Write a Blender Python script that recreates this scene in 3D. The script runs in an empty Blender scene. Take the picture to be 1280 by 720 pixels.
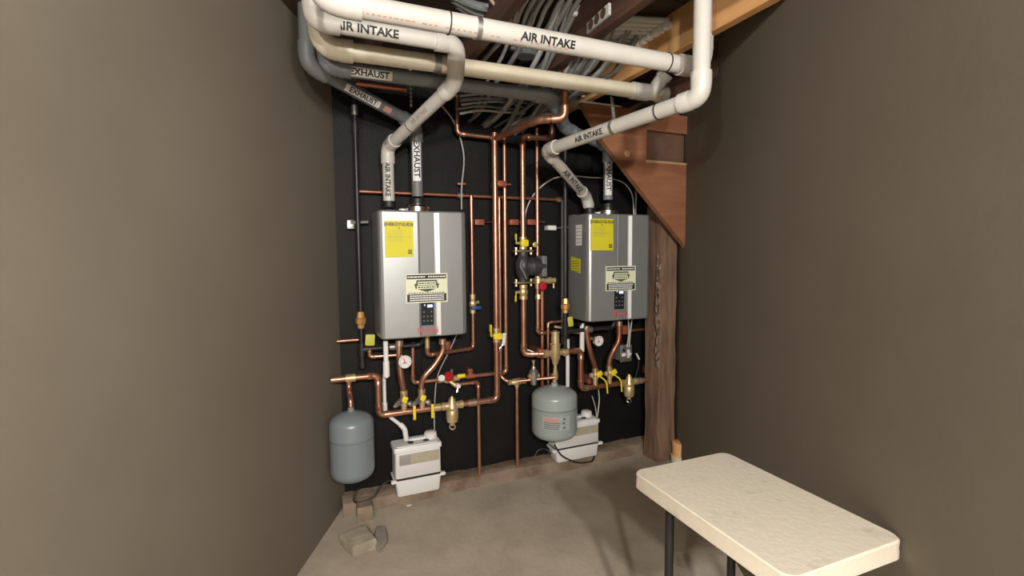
import bpy, bmesh, math, random
from mathutils import Vector, Matrix
random.seed(7)
ORD = ['first', 'second', 'third', 'fourth', 'fifth', 'sixth', 'seventh', 'eighth', 'ninth', 'tenth']
V = Vector
PI = math.pi
scene = bpy.context.scene
COL = scene.collection
# ------------------------------------------------------------------ camera
FPX, PITCH, ROLL, YAW, DIST, CZ = 603.656, 0.071607, -0.0076218, 0.402834, 2.83547, 1.425515
fw = V((math.sin(YAW)*math.cos(PITCH), math.cos(YAW)*math.cos(PITCH), -math.sin(PITCH)))
r0 = V((math.cos(YAW), -math.sin(YAW), 0)); u0 = r0.cross(fw)
RV = r0*math.cos(ROLL) + u0*math.sin(ROLL); UV = -r0*math.sin(ROLL) + u0*math.cos(ROLL)
CAM = V((0, -DIST, CZ))
cd = bpy.data.cameras.new('camera'); cam = bpy.data.objects.new('camera', cd); COL.objects.link(cam)
cd.sensor_width = 36; cd.lens = FPX*36/1280; cd.clip_start = .02
cam.matrix_world = Matrix((( RV.x, UV.x, -fw.x, CAM.x), (RV.y, UV.y, -fw.y, CAM.y), (RV.z, UV.z, -fw.z, CAM.z), (0, 0, 0, 1)))
scene.camera = cam
# ------------------------------------------------------------------ world, lights, exposure
w = bpy.data.worlds.new('world'); scene.world = w; w.use_nodes = True
w.node_tree.nodes['Background'].inputs[0].default_value = (1, .93, .82, 1)
w.node_tree.nodes['Background'].inputs[1].default_value = .06
vs = scene.view_settings
vs.view_transform = 'Standard'; vs.look = 'None'; vs.gamma = 1; vs.use_curve_mapping = False
vs.exposure = 0.0
def camxz(X, Z, z=0):                       # metres right of / ahead of the camera, on plan
    return V((math.cos(YAW)*X + math.sin(YAW)*Z, -DIST - math.sin(YAW)*X + math.cos(YAW)*Z, z))
def bulb(name, X, Z, z, power, col=(1, .965, .915), r=.05):
    l = bpy.data.lights.new(name, 'POINT'); l.energy = power; l.color = col; l.shadow_soft_size = r
    o = bpy.data.objects.new(name, l); o.location = camxz(X, Z, z); COL.objects.link(o)
bulb('bulb_rear', .22, -1.5, 2.1, 205)
bulb('bulb_left', -.58, -.9, 2.0, 85)
bulb('bulb_right', .62, -1.0, 2.0, 205)
# ------------------------------------------------------------------ pixel helpers (1280x720 photograph)
def ray(px, py): return RV*((px-640)/FPX) + UV*((360-py)/FPX) + fw
def at(px, py, d):                          # on the plane d metres in front of the black wall
    v = ray(px, py); return CAM + v*((-d-CAM.y)/v.y)
def onz(px, py, z):
    v = ray(px, py); return CAM + v*((z-CAM.z)/v.z)
# ------------------------------------------------------------------ materials
MATS = {}
def mat(name, c, rough=.5, metal=0, c2=None, scale=8, bump=0, bscale=None, spec=.5, stretch=None, emit=0, detail=4, lo=.35, hi=.65):
    m = bpy.data.materials.new(name); m.use_nodes = True; nt = m.node_tree; b = nt.nodes['Principled BSDF']
    b.inputs['Base Color'].default_value = (*c, 1); b.inputs['Roughness'].default_value = rough
    b.inputs['Metallic'].default_value = metal; b.inputs['Specular IOR Level'].default_value = spec
    if emit:
        b.inputs['Emission Color'].default_value = (*c, 1); b.inputs['Emission Strength'].default_value = emit
    if c2 or bump:
        tc = nt.nodes.new('ShaderNodeTexCoord'); mp = nt.nodes.new('ShaderNodeMapping')
        if stretch: mp.inputs['Scale'].default_value = stretch
        geo = nt.nodes.new('ShaderNodeNewGeometry')
        nt.links.new(geo.outputs['Position'], mp.inputs['Vector'])
        n = nt.nodes.new('ShaderNodeTexNoise'); n.inputs['Scale'].default_value = scale; n.inputs['Detail'].default_value = detail
        n.inputs['Roughness'].default_value = .6
        nt.links.new(mp.outputs[0], n.inputs['Vector'])
        if c2:
            cr = nt.nodes.new('ShaderNodeValToRGB')
            cr.color_ramp.elements[0].position = lo; cr.color_ramp.elements[0].color = (*c, 1)
            cr.color_ramp.elements[1].position = hi; cr.color_ramp.elements[1].color = (*c2, 1)
            nt.links.new(n.outputs[0], cr.inputs[0]); nt.links.new(cr.outputs[0], b.inputs['Base Color'])
        if bump:
            n2 = nt.nodes.new('ShaderNodeTexNoise'); n2.inputs['Scale'].default_value = bscale or scale*4; n2.inputs['Detail'].default_value = 5
            nt.links.new(mp.outputs[0], n2.inputs['Vector'])
            bp = nt.nodes.new('ShaderNodeBump'); bp.inputs['Strength'].default_value = bump; bp.inputs['Distance'].default_value = .01
            nt.links.new(n2.outputs[0], bp.inputs['Height']); nt.links.new(bp.outputs[0], b.inputs['Normal'])
    MATS[name] = m; return m
mat('black_paint', (.0045, .0044, .004), .6, 0, (.008, .0075, .0068), 3, .12, 60, spec=.25)
mat('plaster', (.176, .151, .117), .9, 0, (.20, .175, .137), 1.2, .05, 30, spec=.15)
mat('concrete', (.40, .335, .26), .85, 0, (.50, .43, .34), 3.5, .25, 40, spec=.25)
mat('ledge_concrete', (.17, .115, .075), .9, 0, (.30, .235, .17), 6, .6, 25, spec=.2)
mat('rubble', (.30, .25, .18), .9, 0, (.40, .36, .27), 14, .5, 40)
mat('print_shade_grey', (.25, .22, .185), .9, 0, (.32, .28, .235), 12, .4, 50)  # grey of the faint print and of the block's shadow slab
mat('copper', (.48, .22, .14), .34, .85, (.62, .34, .235), 9, 0)
mat('dark_copper', (.36, .13, .075), .42, .8, (.52, .23, .14), 9, 0)
mat('solder', (.62, .42, .30), .35, .85, (.72, .56, .42), 20)
mat('brass', (.60, .45, .22), .38, .6, (.74, .60, .36), 18)
mat('union_brass', (.62, .33, .10), .4, .6, (.74, .46, .18), 18)
mat('chrome', (.75, .73, .70), .22, 1)
mat('dull_steel', (.42, .41, .39), .4, .9, (.55, .54, .52), 20)
mat('white_pvc', (.56, .535, .485), .42, 0, (.61, .585, .535), 4)
mat('cream_pvc', (.66, .58, .43), .45, 0, (.74, .68, .54), 5)
mat('grey_cpvc', (.15, .155, .155), .5, 0, (.19, .195, .195), 5)
mat('grey_conduit', (.20, .22, .235), .5, 0, (.245, .265, .275), 5)
mat('black_iron', (.022, .021, .022), .4, .3, (.035, .034, .035), 12)
mat('silver_paint', (.35, .36, .36), .38, .55, (.37, .38, .38), 3)
mat('chamfer_glint', (.72, .72, .71), .4, .3)  # brightness of the lit boiler chamfer set as a colour
mat('silver_side', (.20, .205, .205), .42, .5)
mat('silver_groove', (.13, .13, .13), .5, .3)
mat('yellow_print', (.70, .63, .025), .55)
mat('yellow_handle', (.85, .68, .03), .4)
mat('yellow_tag', (.55, .52, .08), .55)
mat('ink', (.015, .015, .015), .5)
mat('olive_ink', (.16, .15, .03), .5)
mat('label_white', (.80, .80, .78), .5)
mat('cream_print', (.78, .80, .58), .5)
mat('dark_green', (.06, .075, .045), .5)
mat('red_ink', (.65, .06, .08), .5)
mat('brand_red', (.62, .13, .16), .5)
mat('faded_red', (.55, .28, .25), .6)
mat('red_plastic', (.45, .015, .03), .4)
mat('blue_plastic', (.02, .07, .30), .4)
mat('red_clip', (.36, .10, .055), .45, .3)
mat('panel_black', (.02, .021, .023), .25)
mat('led', (.35, .45, 1.0), .4, emit=2.5)
mat('white_plastic', (.80, .79, .77), .38)
mat('tan_window', (.42, .37, .27), .4, 0, (.47, .42, .32), 25)
mat('grey_window', (.33, .32, .30), .3)
mat('tank_grey', (.33, .375, .36), .25)
mat('tank_blue', (.20, .235, .255), .3)
mat('seam', (.13, .15, .15), .5)
mat('rubber', (.012, .012, .012), .5)
mat('pump_iron', (.035, .036, .04), .45, .2, (.055, .056, .06), 25)
mat('gold_bolt', (.75, .62, .36), .3, .9)
mat('box_grey', (.16, .17, .175), .5)
mat('cable_grey', (.34, .345, .335), .5, 0, (.43, .43, .41), 7)
mat('cable_dark', (.17, .175, .17), .55, 0, (.24, .24, .23), 7)
mat('pale_cable', (.60, .61, .59), .5)
mat('cable_white', (.62, .60, .55), .5)
mat('clip_white', (.82, .82, .79), .5)
mat('old_wood', (.06, .027, .017), .8, 0, (.11, .05, .032), 3, .3, 12, stretch=(6, .8, 6))
mat('orange_wood', (.62, .32, .12), .6, 0, (.76, .43, .19), 3, .2, 12, stretch=(6, .8, 6))
mat('tan_board', (.40, .33, .23), .7, 0, (.50, .43, .31), 3, .2, 12, stretch=(.8, 6, 6))
mat('stair_wood', (.25, .098, .046), .62, 0, (.33, .145, .07), 2.5, .25, 14, stretch=(1, 3, 7))
mat('dark_wood', (.10, .05, .03), .75, 0, (.15, .08, .05), 4, .2, 14)
mat('pale_edge', (.50, .30, .16), .6)
mat('post_wood', (.14, .078, .047), .8, 0, (.25, .155, .10), 4, .5, 18, stretch=(7, 7, .7))
mat('old_paint', (.34, .27, .21), .75, 0, (.20, .14, .10), 45)
mat('table_cream', (.56, .50, .40), .5, 0, (.68, .62, .50), 14, .12, 60, lo=.26, hi=.42)
mat('subfloor', (.035, .02, .014), .85, 0, (.07, .038, .026), 3, .3, 12, stretch=(.7, 6, 6))
mat('dial_white', (.78, .74, .72), .45)
M = MATS
# ------------------------------------------------------------------ object helpers
def wloc(o):
    l = V(o.location)
    while o.parent: o = o.parent; l = l + o.location
    return l
class MB:
    def __init__(s): s.bm = bmesh.new()
    def ring_loft(s, rings, cap=True, close=True):
        bm = s.bm; vr = [[bm.verts.new(p) for p in r] for r in rings]
        n = len(vr[0])
        for a, b in zip(vr, vr[1:]):
            for i in range(n if close else n-1):
                j = (i+1) % n
                try: bm.faces.new((a[i], a[j], b[j], b[i]))
                except ValueError: pass
        if cap:
            for r in (vr[0][::-1], vr[-1]):
                try: bm.faces.new(r)
                except ValueError: pass
        return s
    def tube(s, pts, r, n=16, rs=None, cap=True):
        pts = [V(p) for p in pts]; rings = []; pn = None
        for i, p in enumerate(pts):
            t = ((pts[min(i+1, len(pts)-1)] - p).normalized() + (p - pts[max(i-1, 0)]).normalized())
            if t.length < 1e-6: t = pts[min(i+1, len(pts)-1)] - pts[max(i-1, 0)]
            t.normalize()
            if pn is None:
                pn = t.orthogonal().normalized()
            pn = (pn - t*pn.dot(t)).normalized(); q = t.cross(pn)
            rr = rs[i] if rs else r
            rings.append([p + (pn*math.cos(2*PI*k/n) + q*math.sin(2*PI*k/n))*rr for k in range(n)])
        return s.ring_loft(rings, cap)
    def lathe(s, base, axis, prof, n=20):           # prof: (distance along axis, radius)
        base = V(base); ax = V(axis).normalized(); a = ax.orthogonal().normalized(); b = ax.cross(a)
        return s.ring_loft([[base + ax*h + (a*math.cos(2*PI*k/n) + b*math.sin(2*PI*k/n))*max(rr, 1e-4) for k in range(n)] for h, rr in prof])
    def box(s, c, size, rot=None, taper=1, bev=0):
        c = V(c); sx, sy, sz = [q/2 for q in size]; R = rot or Matrix.Identity(3)
        vs_ = []
        for z in (-1, 1):
            k = taper if z > 0 else 1
            for x, y in ((-1, -1), (1, -1), (1, 1), (-1, 1)):
                vs_.append(s.bm.verts.new(c + R @ V((x*sx*k, y*sy*k, z*sz))))
        fs = [(3, 2, 1, 0), (4, 5, 6, 7), (0, 1, 5, 4), (1, 2, 6, 5), (2, 3, 7, 6), (3, 0, 4, 7)]
        nf = [s.bm.faces.new([vs_[i] for i in f]) for f in fs]
        if bev:
            ed = list({e for f in nf for e in f.edges})
            bmesh.ops.bevel(s.bm, geom=ed, offset=bev, segments=2, affect='EDGES', profile=.5)
        return s
    def prism(s, poly, ax):                         # extrude a polygon along a vector
        a = [V(p) for p in poly]; return s.ring_loft([a, [p+V(ax) for p in a]])
    def build(s, name, m, parent=None, root=None, smooth=40):
        bmesh.ops.recalc_face_normals(s.bm, faces=s.bm.faces)
        if smooth:
            for f in s.bm.faces: f.smooth = True
            lim = math.radians(smooth)
            for e in s.bm.edges:
                if len(e.link_faces) == 2 and e.calc_face_angle(0) > lim: e.smooth = False
        org = wloc(parent) if parent else (V(root) if root is not None else V((0, 0, 0)))
        for v in s.bm.verts: v.co -= org
        me = bpy.data.meshes.new(name); s.bm.to_mesh(me); s.bm.free()
        me.materials.append(M[m] if isinstance(m, str) else m)
        o = bpy.data.objects.new(name, me); COL.objects.link(o)
        if parent: o.parent = parent
        else: o.location = org
        return o
def tag(o, label=None, cat=None, group=None, kind=None):
    if label: o['label'] = label
    if cat: o['category'] = cat
    if group: o['group'] = group
    if kind: o['kind'] = kind
    return o
def thing(name, loc, label, cat, group=None):
    o = bpy.data.objects.new(name, None); o.empty_display_size = .05; o.location = V(loc); COL.objects.link(o)
    return tag(o, label, cat, group)
def bezier(a, b, c, n):
    return [a*(1-t)**2 + b*2*t*(1-t) + c*t*t for t in [i/n for i in range(n+1)]]
def rounded(pts, R, n=6):
    pts = [V(p) for p in pts]; out = [pts[0]]
    for a, b, c in zip(pts, pts[1:], pts[2:]):
        d1 = (a-b); d2 = (c-b); k = min(R, d1.length*.45, d2.length*.45)
        out += bezier(b + d1.normalized()*k, b, b + d2.normalized()*k, n)
    return out + [pts[-1]]
def smoothcurve(pts, n=8):                          # Catmull-Rom through the points
    P = [V(p) for p in pts]; P = [P[0]*2-P[1]] + P + [P[-1]*2-P[-2]]; out = []
    for i in range(1, len(P)-2):
        a, b, c, d = P[i-1:i+3]
        for k in range(n):
            t = k/n
            out.append(.5*((2*b) + (c-a)*t + (2*a-5*b+4*c-d)*t*t + (-a+3*b-3*c+d)*t**3))
    return out + [P[-2]]
def run(root, pts, r, m, fit=None, R=None, fr=1.22, socket=1.3, n=16, minang=12):
    """one pipe run: straight pieces are parts 'pipe', every corner a fitting 'elbow' with two sockets"""
    pts = [V(p) for p in pts]; fit = fit or m; R = R or r*2.0
    ks = [0]*len(pts); st = pts[0]
    for i in range(1, len(pts)-1):
        a, b, c = pts[i-1:i+2]; d1 = (a-b); d2 = (c-b)
        k = min(R, d1.length*.48, d2.length*.48); p1 = b + d1.normalized()*k; p2 = b + d2.normalized()*k
        MB().tube([st, p1], r, n).build('pipe', m, root); st = p2
        arc = bezier(p1, b, p2, 8); sl = r*socket
        e1 = p1 + d1.normalized()*min(sl, d1.length*.3); e2 = p2 + d2.normalized()*min(sl, d2.length*.3)
        path = [e1 + d1.normalized()*1e-4, e1, p1 + d1.normalized()*r*.05] + arc + [p2 + d2.normalized()*r*.05, e2, e2 + d2.normalized()*1e-4]
        rr = [r, r*fr, r*fr] + [r*fr*.97]*len(arc) + [r*fr, r*fr, r]
        MB().tube(path, r, n, rs=rr).build('elbow', fit, root)
    MB().tube([st, pts[-1]], r, n).build('pipe', m, root)
def sleeve(root, p, ax, r, L, m, name='coupling', n=16):
    ax = V(ax).normalized(); p = V(p)
    return MB().lathe(p - ax*L/2, ax, [(0, r*.92), (0, r), (L, r), (L, r*.92)], n).build(name, m, root)
def tee(root, p, ax, br, r, m, L=None, name='tee', rb=None):
    p = V(p); ax = V(ax).normalized(); br = V(br).normalized(); L = L or r*4; rb = rb or r
    b = MB(); b.lathe(p - ax*L/2, ax, [(0, r*.92), (0, r), (L, r), (L, r*.92)], 14)
    b.lathe(p, br, [(0, rb), (L*.55, rb), (L*.55, rb*.9)], 14)
    return b.build(name, m, root)
def text_mesh(s, size, bold=0.0, align='CENTER', xs=1.0):
    c = bpy.data.curves.new('lettering', 'FONT'); c.body = s; c.size = size; c.align_x = align; c.align_y = 'CENTER'; c.offset = bold; c.resolution_u = 3
    o = bpy.data.objects.new('lettering', c); COL.objects.link(o)
    dg = bpy.context.evaluated_depsgraph_get(); me = bpy.data.meshes.new_from_object(o.evaluated_get(dg))
    bm = bmesh.new(); bm.from_mesh(me); bpy.data.objects.remove(o); bpy.data.curves.remove(c); bpy.data.meshes.remove(me)
    if xs != 1:
        for v in bm.verts: v.co.x *= xs
    return bm
def cut(bm, axis, step):
    vals = [v.co[axis] for v in bm.verts]; lo, hi = min(vals), max(vals); k = lo + step
    while k < hi:
        co = V((0, 0, 0)); co[axis] = k; no = V((0, 0, 0)); no[axis] = 1
        bmesh.ops.bisect_plane(bm, geom=bm.verts[:] + bm.edges[:] + bm.faces[:], plane_co=co, plane_no=no); k += step
def wrap(bm, p, ax, out, r):
    """bend a flat mesh (x along the pipe, y around it) on a pipe of radius r"""
    p = V(p); ax = V(ax).normalized(); out = V(out); out = (out - ax*out.dot(ax)).normalized(); up = out.cross(ax)
    if r: cut(bm, 1, r*.22)
    for v in bm.verts:
        x, y, z = v.co
        if r: v.co = p + ax*x + (out*math.cos(y/r) + up*math.sin(y/r))*(r+z)
        else: v.co = p + ax*x + up*y + out*z
    b = MB(); b.bm.free(); b.bm = bm; return b
def rect_bm(w_, h_, x=0, y=0, z=0):
    bm = bmesh.new(); bm.faces.new([bm.verts.new((x+a*w_/2, y+c*h_/2, z)) for a, c in ((-1, -1), (1, -1), (1, 1), (-1, 1))]); return bm
def lettering(root, s, p, ax, out, r, size, m='ink', bold=.0, xs=1.0, strip=None, strip_mat='label_white', part='lettering'):
    par = root
    if strip: par = wrap(rect_bm(strip[0], strip[1]), p, ax, out, r and r + .0012).build('paper_label', strip_mat, root)
    if not r and strip: p = V(p) + V(out).normalized()*.0015
    return wrap(text_mesh(s, size, bold, xs=xs), p, ax, out, r and r + .0022).build(part, m, par, smooth=0)
UPZ = V((0, 0, 1)); XA = V((1, 0, 0)); YO = V((0, -1, 0))       # YO points from the black wall into the room
# ================================================================== LARGE STRUCTURE
XL = .160
cL = V((XL, 0, 0)); lN = camxz(-1.0, -3.2); rF = camxz(1.15, 3.47); rF2 = V((rF.x + (0-rF.y)*.1 , 0, 0)); rM = camxz(.886, .72); rN = camxz(.84, -3.2)
H = 2.5
def slab(poly, z0, z1, name, m): return tag(MB().prism([(p.x, p.y, z0) for p in poly], (0, 0, z1-z0)).build(name, m, smooth=0), kind='structure')
slab([cL+V((-.2, .15, 0)), lN+V((-.2, 0, 0)), rN+V((.2, 0, 0)), rM+V((.25, 0, 0)), V((2.9, .15, 0))], -.1, 0, 'floor', 'concrete')['label'] = 'bare worn concrete basement floor'
ceil = slab([cL+V((-.2, .15, 0)), lN+V((-.2, 0, 0)), rN+V((.2, 0, 0)), rM+V((.25, 0, 0)), V((2.9, .15, 0))], H+.022, H+.1, 'ceiling', 'dark_wood')
ceil['label'] = 'underside of the old timber floor above, open joists'
wb = tag(MB().box((1.35, .07, H/2+.01), (3.2, .09, H+.02)).build('wall_back', 'black_paint', smooth=0), 'black painted plywood wall behind the boilers', kind='structure')
for x0, x1 in ((XL-.1, .615), (.618, 1.835), (1.838, 2.9)):
    MB().box(((x0+x1)/2, .0125, H/2+.01), (x1-x0, .025, H-.02)).build('plywood_panel', 'black_paint', wb, smooth=0)
def wallseg(name, pts, t, label):
    a = []; 
    for p in pts: a.append(V(p))
    off = []
    for i, p in enumerate(a):
        d = (a[min(i+1, len(a)-1)] - a[max(i-1, 0)]).normalized(); off.append(p + V((d.y, -d.x, 0))*t)
    o = MB().prism([*a, *off[::-1]], (0, 0, H+.02)).build(name, 'plaster', smooth=0); return tag(o, label, kind='structure')
wallseg('wall_left', [lN, cL+V((.0, 0, 0))], -.1, 'plain taupe plaster wall left of the black wall')
wallseg('wall_right', [rF2, rF, rM, rN], -.1, 'plain taupe plaster wall right of the timber post')
wallseg('wall_rear', [rN, lN], -.1, 'unseen plain taupe plaster wall behind the viewer, added for reflections')  # added out of view so copper and boilers reflect a lit surface
# concrete ledge along the foot of the black wall
LH, LD = .071, .119
bm = bmesh.new(); nx, prof = 60, [(0.0, LH), (.05, LH), (.09, LH*.99), (LD*.93, LH*.86), (LD, LH*.5), (LD+.012, 0)]
rnd = random.Random(3); rows = []
for i in range(nx+1):
    x = XL-.02 + i*(2.62-XL)/nx; a = rnd.uniform(-1, 1); b2 = rnd.uniform(-1, 1)
    rows.append([V((x, -d + (a*.006 if d > .08 else 0) - (.012*math.sin(x*5) if d > .08 else 0), max(0, z + (b2*.004 if z > 0 else 0)))) for d, z in prof])
b = MB(); b.bm.free(); b.bm = bm; b.ring_loft(rows, cap=False, close=False)
tag(b.build('trim_1', 'ledge_concrete'), 'rough concrete footing ledge under the black wall', kind='structure')
# subfloor boards and joists above
for i in range(32):
    y0 = .06 - i*.2
    MB().box((1.0, y0-.098, H+.01), (6.6, .19, .02)).build('floor_board', 'subfloor', ceil, smooth=0)
JZ = 2.32
jo = onz(803, 87, JZ).x
def joist(x, m, y0=-.005, y1=-2.6, zb=JZ, wd=.045, label=None):
    o = MB().box((x+wd/2, (y0+y1)/2, (zb+H)/2), (wd, abs(y1-y0), H-zb), bev=.004).build('joist', m, ceil, smooth=0)
    if label: o['label'] = label
joist(jo, 'orange_wood', y1=-1.75, label='newer orange joist with grey cables clipped along it')
for x in (jo-.42, jo-.84, jo-1.26, jo+.42): joist(x, 'old_wood')
joist(jo+.84, 'old_wood', y1=-1.2)
# ================================================================== TIMBER POST AND STAIR BOARD (right)
pb = at(826, 400, .22)
post = thing('timber_post', (pb.x, -.22, 0), 'rough dark brown timber post with flaking white paint, right of the second boiler', 'post')
b = MB(); rows = []; rnd = random.Random(5)
for i in range(25):
    z = i*(H-.01)/24; k = [rnd.uniform(-.005, .005) for _ in range(8)]
    base = [(-.07, -.07), (0, -.073), (.07, -.07), (.073, 0), (.07, .07), (0, .072), (-.07, .07), (-.072, 0)]
    rows.append([V((pb.x+x+k[j], -.22+y+k[(j+3) % 8], z)) for j, (x, y) in enumerate(base)])
b.ring_loft(rows); b.build('timber', 'post_wood', post, smooth=30)
b = MB(); rnd = random.Random(11)
for i in range(70):
    py = rnd.choice([rnd.gauss(385, 34), rnd.gauss(425, 25), rnd.gauss(350, 14)]); px = rnd.gauss(822.5, 2.2)
    c = at(px, py, .2985); hh = rnd.uniform(.006, .045); ww = rnd.uniform(.002, .007)
    pl = [V((c.x+ww*math.cos(a)*rnd.uniform(.7, 1.3), -.2965, c.z+hh*math.sin(a)*rnd.uniform(.7, 1.2))) for a in [2*PI*k/7 for k in range(7)]]
    b.prism(pl, (0, -.003, 0))
b.build('paint_flakes', 'old_paint', post, smooth=0)['label'] = 'flakes of old white paint'
sd = .40
st = thing('stair_board', at(790, 200, sd), 'reddish brown stair side board sloping down to the right in front of the post', 'board')
poly = [at(727, 128, sd), at(753, 175, sd), at(826, 268, sd), at(862, 314, sd), at(866, 128, sd)]
ho = [at(808, 162, sd), at(808, 200, sd), at(848, 192, sd), at(848, 150, sd)]
# board built as four pieces round a rectangular opening
def plank(pts, name, m, t=.04, par=st): return MB().prism(pts, (0, t, 0)).build(name, m, par, smooth=0)
zt, zbm = ho[0].z, ho[1].z; xl, xr = ho[0].x, ho[2].x
tl, e1, e2, br_, tr = poly
wx = lambda y: rF.x + (rM.x-rF.x)*(rF.y-y)/(rF.y-rM.y)
tr = V((wx(-sd+.04)-.004, -sd, tr.z)); br_ = V((tr.x, -sd, e2.z + (br_.z-e2.z)*(tr.x-e2.x)/(br_.x-e2.x)))
plank([tl, e1, V((e1.x, -sd, zt)), V((tl.x, -sd, tl.z))] if False else [tl, V((xl, -sd, tl.z)), V((xl, -sd, at(808, 245, sd).z)), e1], 'side_board', 'stair_wood')
plank([V((xl, -sd, zbm)), V((xl, -sd, at(808, 245, sd).z)), br_, V((tr.x, -sd, zbm))], 'side_board', 'stair_wood')
plank([V((xl, -sd, zt)), V((xl, -sd, tl.z)), V((tr.x, -sd, tl.z)), V((tr.x, -sd, zt))], 'side_board', 'stair_wood')
MB().box(((xl-.05+tr.x)/2, -sd+.056, (zt+zbm)/2), (tr.x-xl+.04, .03, zt-zbm+.1)).build('backing_board', 'dark_wood', st, smooth=0)['label'] = 'darker recessed backing board'
MB().box(((xl+tr.x)/2, -sd+.012, zbm-.006), (tr.x-xl, .03, .014)).build('edge_strip', 'pale_edge', st, smooth=0)
MB().box((xl-.007, -sd+.012, (zt+zbm)/2), (.014, .03, zt-zbm)).build('edge_strip', 'stair_wood', st, smooth=0)
kn = at(784, 192, sd)
MB().lathe(kn+V((0, .004, 0)), YO, [(0, .022), (.006, .02), (.008, 0)], 12).build('wood_knot', 'pale_edge', st)['label'] = 'pale knot patch'
# ================================================================== VENT PIPES
def vent(name, label, pts, r, m='white_pvc', R=None, cat='pipe', fr=1.2):
    o = thing(name, pts[0], label, cat); run(o, pts, r, m, R=R or r*2.1, fr=fr, socket=1.5, n=24); return o
def facing(p, tilt=0):                                # direction from a pipe to the viewer, level or tilted
    d = (CAM - V(p)); d.normalize(); return (d + UPZ*tilt).normalized()
def pband(root, p, ax, r, wd, m, name='strap'):
    return MB().lathe(V(p)-V(ax).normalized()*wd/2, ax, [(0, r), (0, r+.003), (wd, r+.003), (wd, r)], 24).build(name, m, root)
zat = lambda px, py, d: at(px, py, d).z
# A: upper intake trunk
dA = 1.30; zA = at(640, 36, dA).z
A0 = at(398, 7, dA); A0.z = at(560, 28.5, dA).z; A1 = at(878, 84, dA); A0 = V((A0.x, -dA, at(500, 18, dA).z)); A1.z = at(800, 71.5, dA).z
rA = .033
vA = vent('intake_pipe', 'uppermost white air intake pipe running across under the joists', [A0+V((0, 0, .5)), A0, A1, A1+V((0, 0, .5))], rA)
axA = (A1-A0).normalized()
def onA(px): return A0 + axA*((at(px, 40, dA).x-A0.x)/axA.x)
pq = onA(681); lettering(vA, 'AIR INTAKE', pq, axA, facing(pq, .02), rA, .036, bold=.0011, xs=1.08)
for px, wd in ((597, .016),): pband(vA, onA(px), axA, rA, wd, 'dull_steel')
for px in (561, 834): pband(vA, onA(px), axA, rA, .004, 'ink', 'cable_tie')
b = None
for px0 in range(452, 716, 7):
    if random.random() < .7:
        p = onA(px0); q = wrap(rect_bm(random.uniform(.006, .016), .004), p, axA, facing(p, -.62), rA+.001)
        if b is None: b = q
        else:
            me = bpy.data.meshes.new('t'); q.bm.to_mesh(me); q.bm.free(); b.bm.from_mesh(me); bpy.data.meshes.remove(me)
tag(b.build('printed_line', 'faded_red', vA, smooth=0), 'faint reddish maker print', kind='stuff')
# B: intake 1, dropping to boiler 1
rB = .0305
B1 = at(571, 56, .93); B0 = at(392, 31, .93); B0.z = B1.z + .0
B2 = at(569, 104, .80); Bv = at(484, 184, .17); Bb = at(487, 258, .17); Bb.x = Bv.x = at(485.5, 224, .17).x
vB = vent('intake_pipe', 'white air intake pipe with a double elbow dropping to the left boiler', [B0+V((0, 0, .6)), B0, B1, B2, Bv, Bb], rB, R=.042)
p = at(471, 40, .93); axB = (B1-B0).normalized(); p = B0 + axB*((p.x-B0.x)/axB.x)
lettering(vB, 'AIR INTAKE', p - axB*.038, axB, facing(p), rB, .040, bold=.0013, xs=1.08)
p = V((Bb.x, -.17, zat(486, 225.5, .17))); lettering(vB, 'AIR INTAKE', p, -UPZ, YO*.9+XA*-.28, rB, .036, bold=.0012, xs=.93)
ax = (Bv-B2).normalized(); p = B2.lerp(Bv, .42)
lettering(vB, 'AIR INTAKE', p, -ax, facing(p, .12), rB, .028, m='print_shade_grey', bold=.0002)
pband(vB, B2.lerp(Bv, .6), ax, rB, .006, 'dull_steel')
sleeve(vB, Bb+V((0, 0, .012)), UPZ, .034, .03, 'rubber', 'rubber_boot')
# C: cream drain
rC = .036
rC = .036; dC = .75
C0 = at(400, 59.5, dC); C1 = at(822, 117.5, dC)
vC = thing('drain_pipe', C0, 'cream drain pipe with a branch fitting at its right end', 'pipe')
run(vC, [C0+V((0, 0, .24)), C0, C1], rC, 'cream_pvc', R=.075, n=24)
axC = (C1-C0).normalized(); onC = lambda px: C0 + axC*((at(px, 90, dC).x-C0.x)/axC.x)
pband(vC, onC(546), axC, rC, .03, 'dull_steel')
sleeve(vC, onC(800), axC, rC*1.17, .10, 'white_pvc', 'branch_fitting', 24)
bp = onC(815); bd = (at(828, 98, dC+.05)-bp)
MB().tube([bp, bp+bd*1.0, bp+bd*1.01, bp+bd*1.35], rC, 20, rs=[rC, rC, rC*1.18, rC*1.18]).build('branch', 'white_pvc', vC)
sleeve(vC, onC(827), axC, rC*1.17, .05, 'white_pvc', 'end_cap', 24)
# D: grey exhaust trunk behind the drain, then elbow and exhaust 2
dD = .62; rD = .0305
D0 = at(408, 82, dD); D1 = at(690, 128, dD); D0.z = D1.z = at(560, 104, dD).z
E2 = at(736, 188, .17); E3 = at(760, 192, .17); E4 = at(760, 250, .17); E4.x = E3.x = at(760, 225, .17).x
D2 = at(706, 160, .45)
vD = vent('exhaust_pipe', 'grey exhaust pipe running behind the drain pipe and down to the right boiler', [D0+V((0, 0, .2)), D0, D1, D2, V((E3.x, -.17, zat(760, 184, .17))), E4], rD, 'grey_conduit', R=.05)
axD = (D1-D0).normalized(); p = D0 + axD*((at(462, 88, dD).x-D0.x)/axD.x)
lettering(vD, 'EXHAUST', p - axD*.003, axD, facing(p, -.15), rD, .038, bold=.001, strip=(.19, .042))
p = V((E3.x, -.17, at(760, 221, .17).z))
lettering(vD, 'EXHAUST', p, -UPZ, YO*.8+XA*-.4, rD, .042, bold=.0012, strip=(.24, .045))
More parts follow.
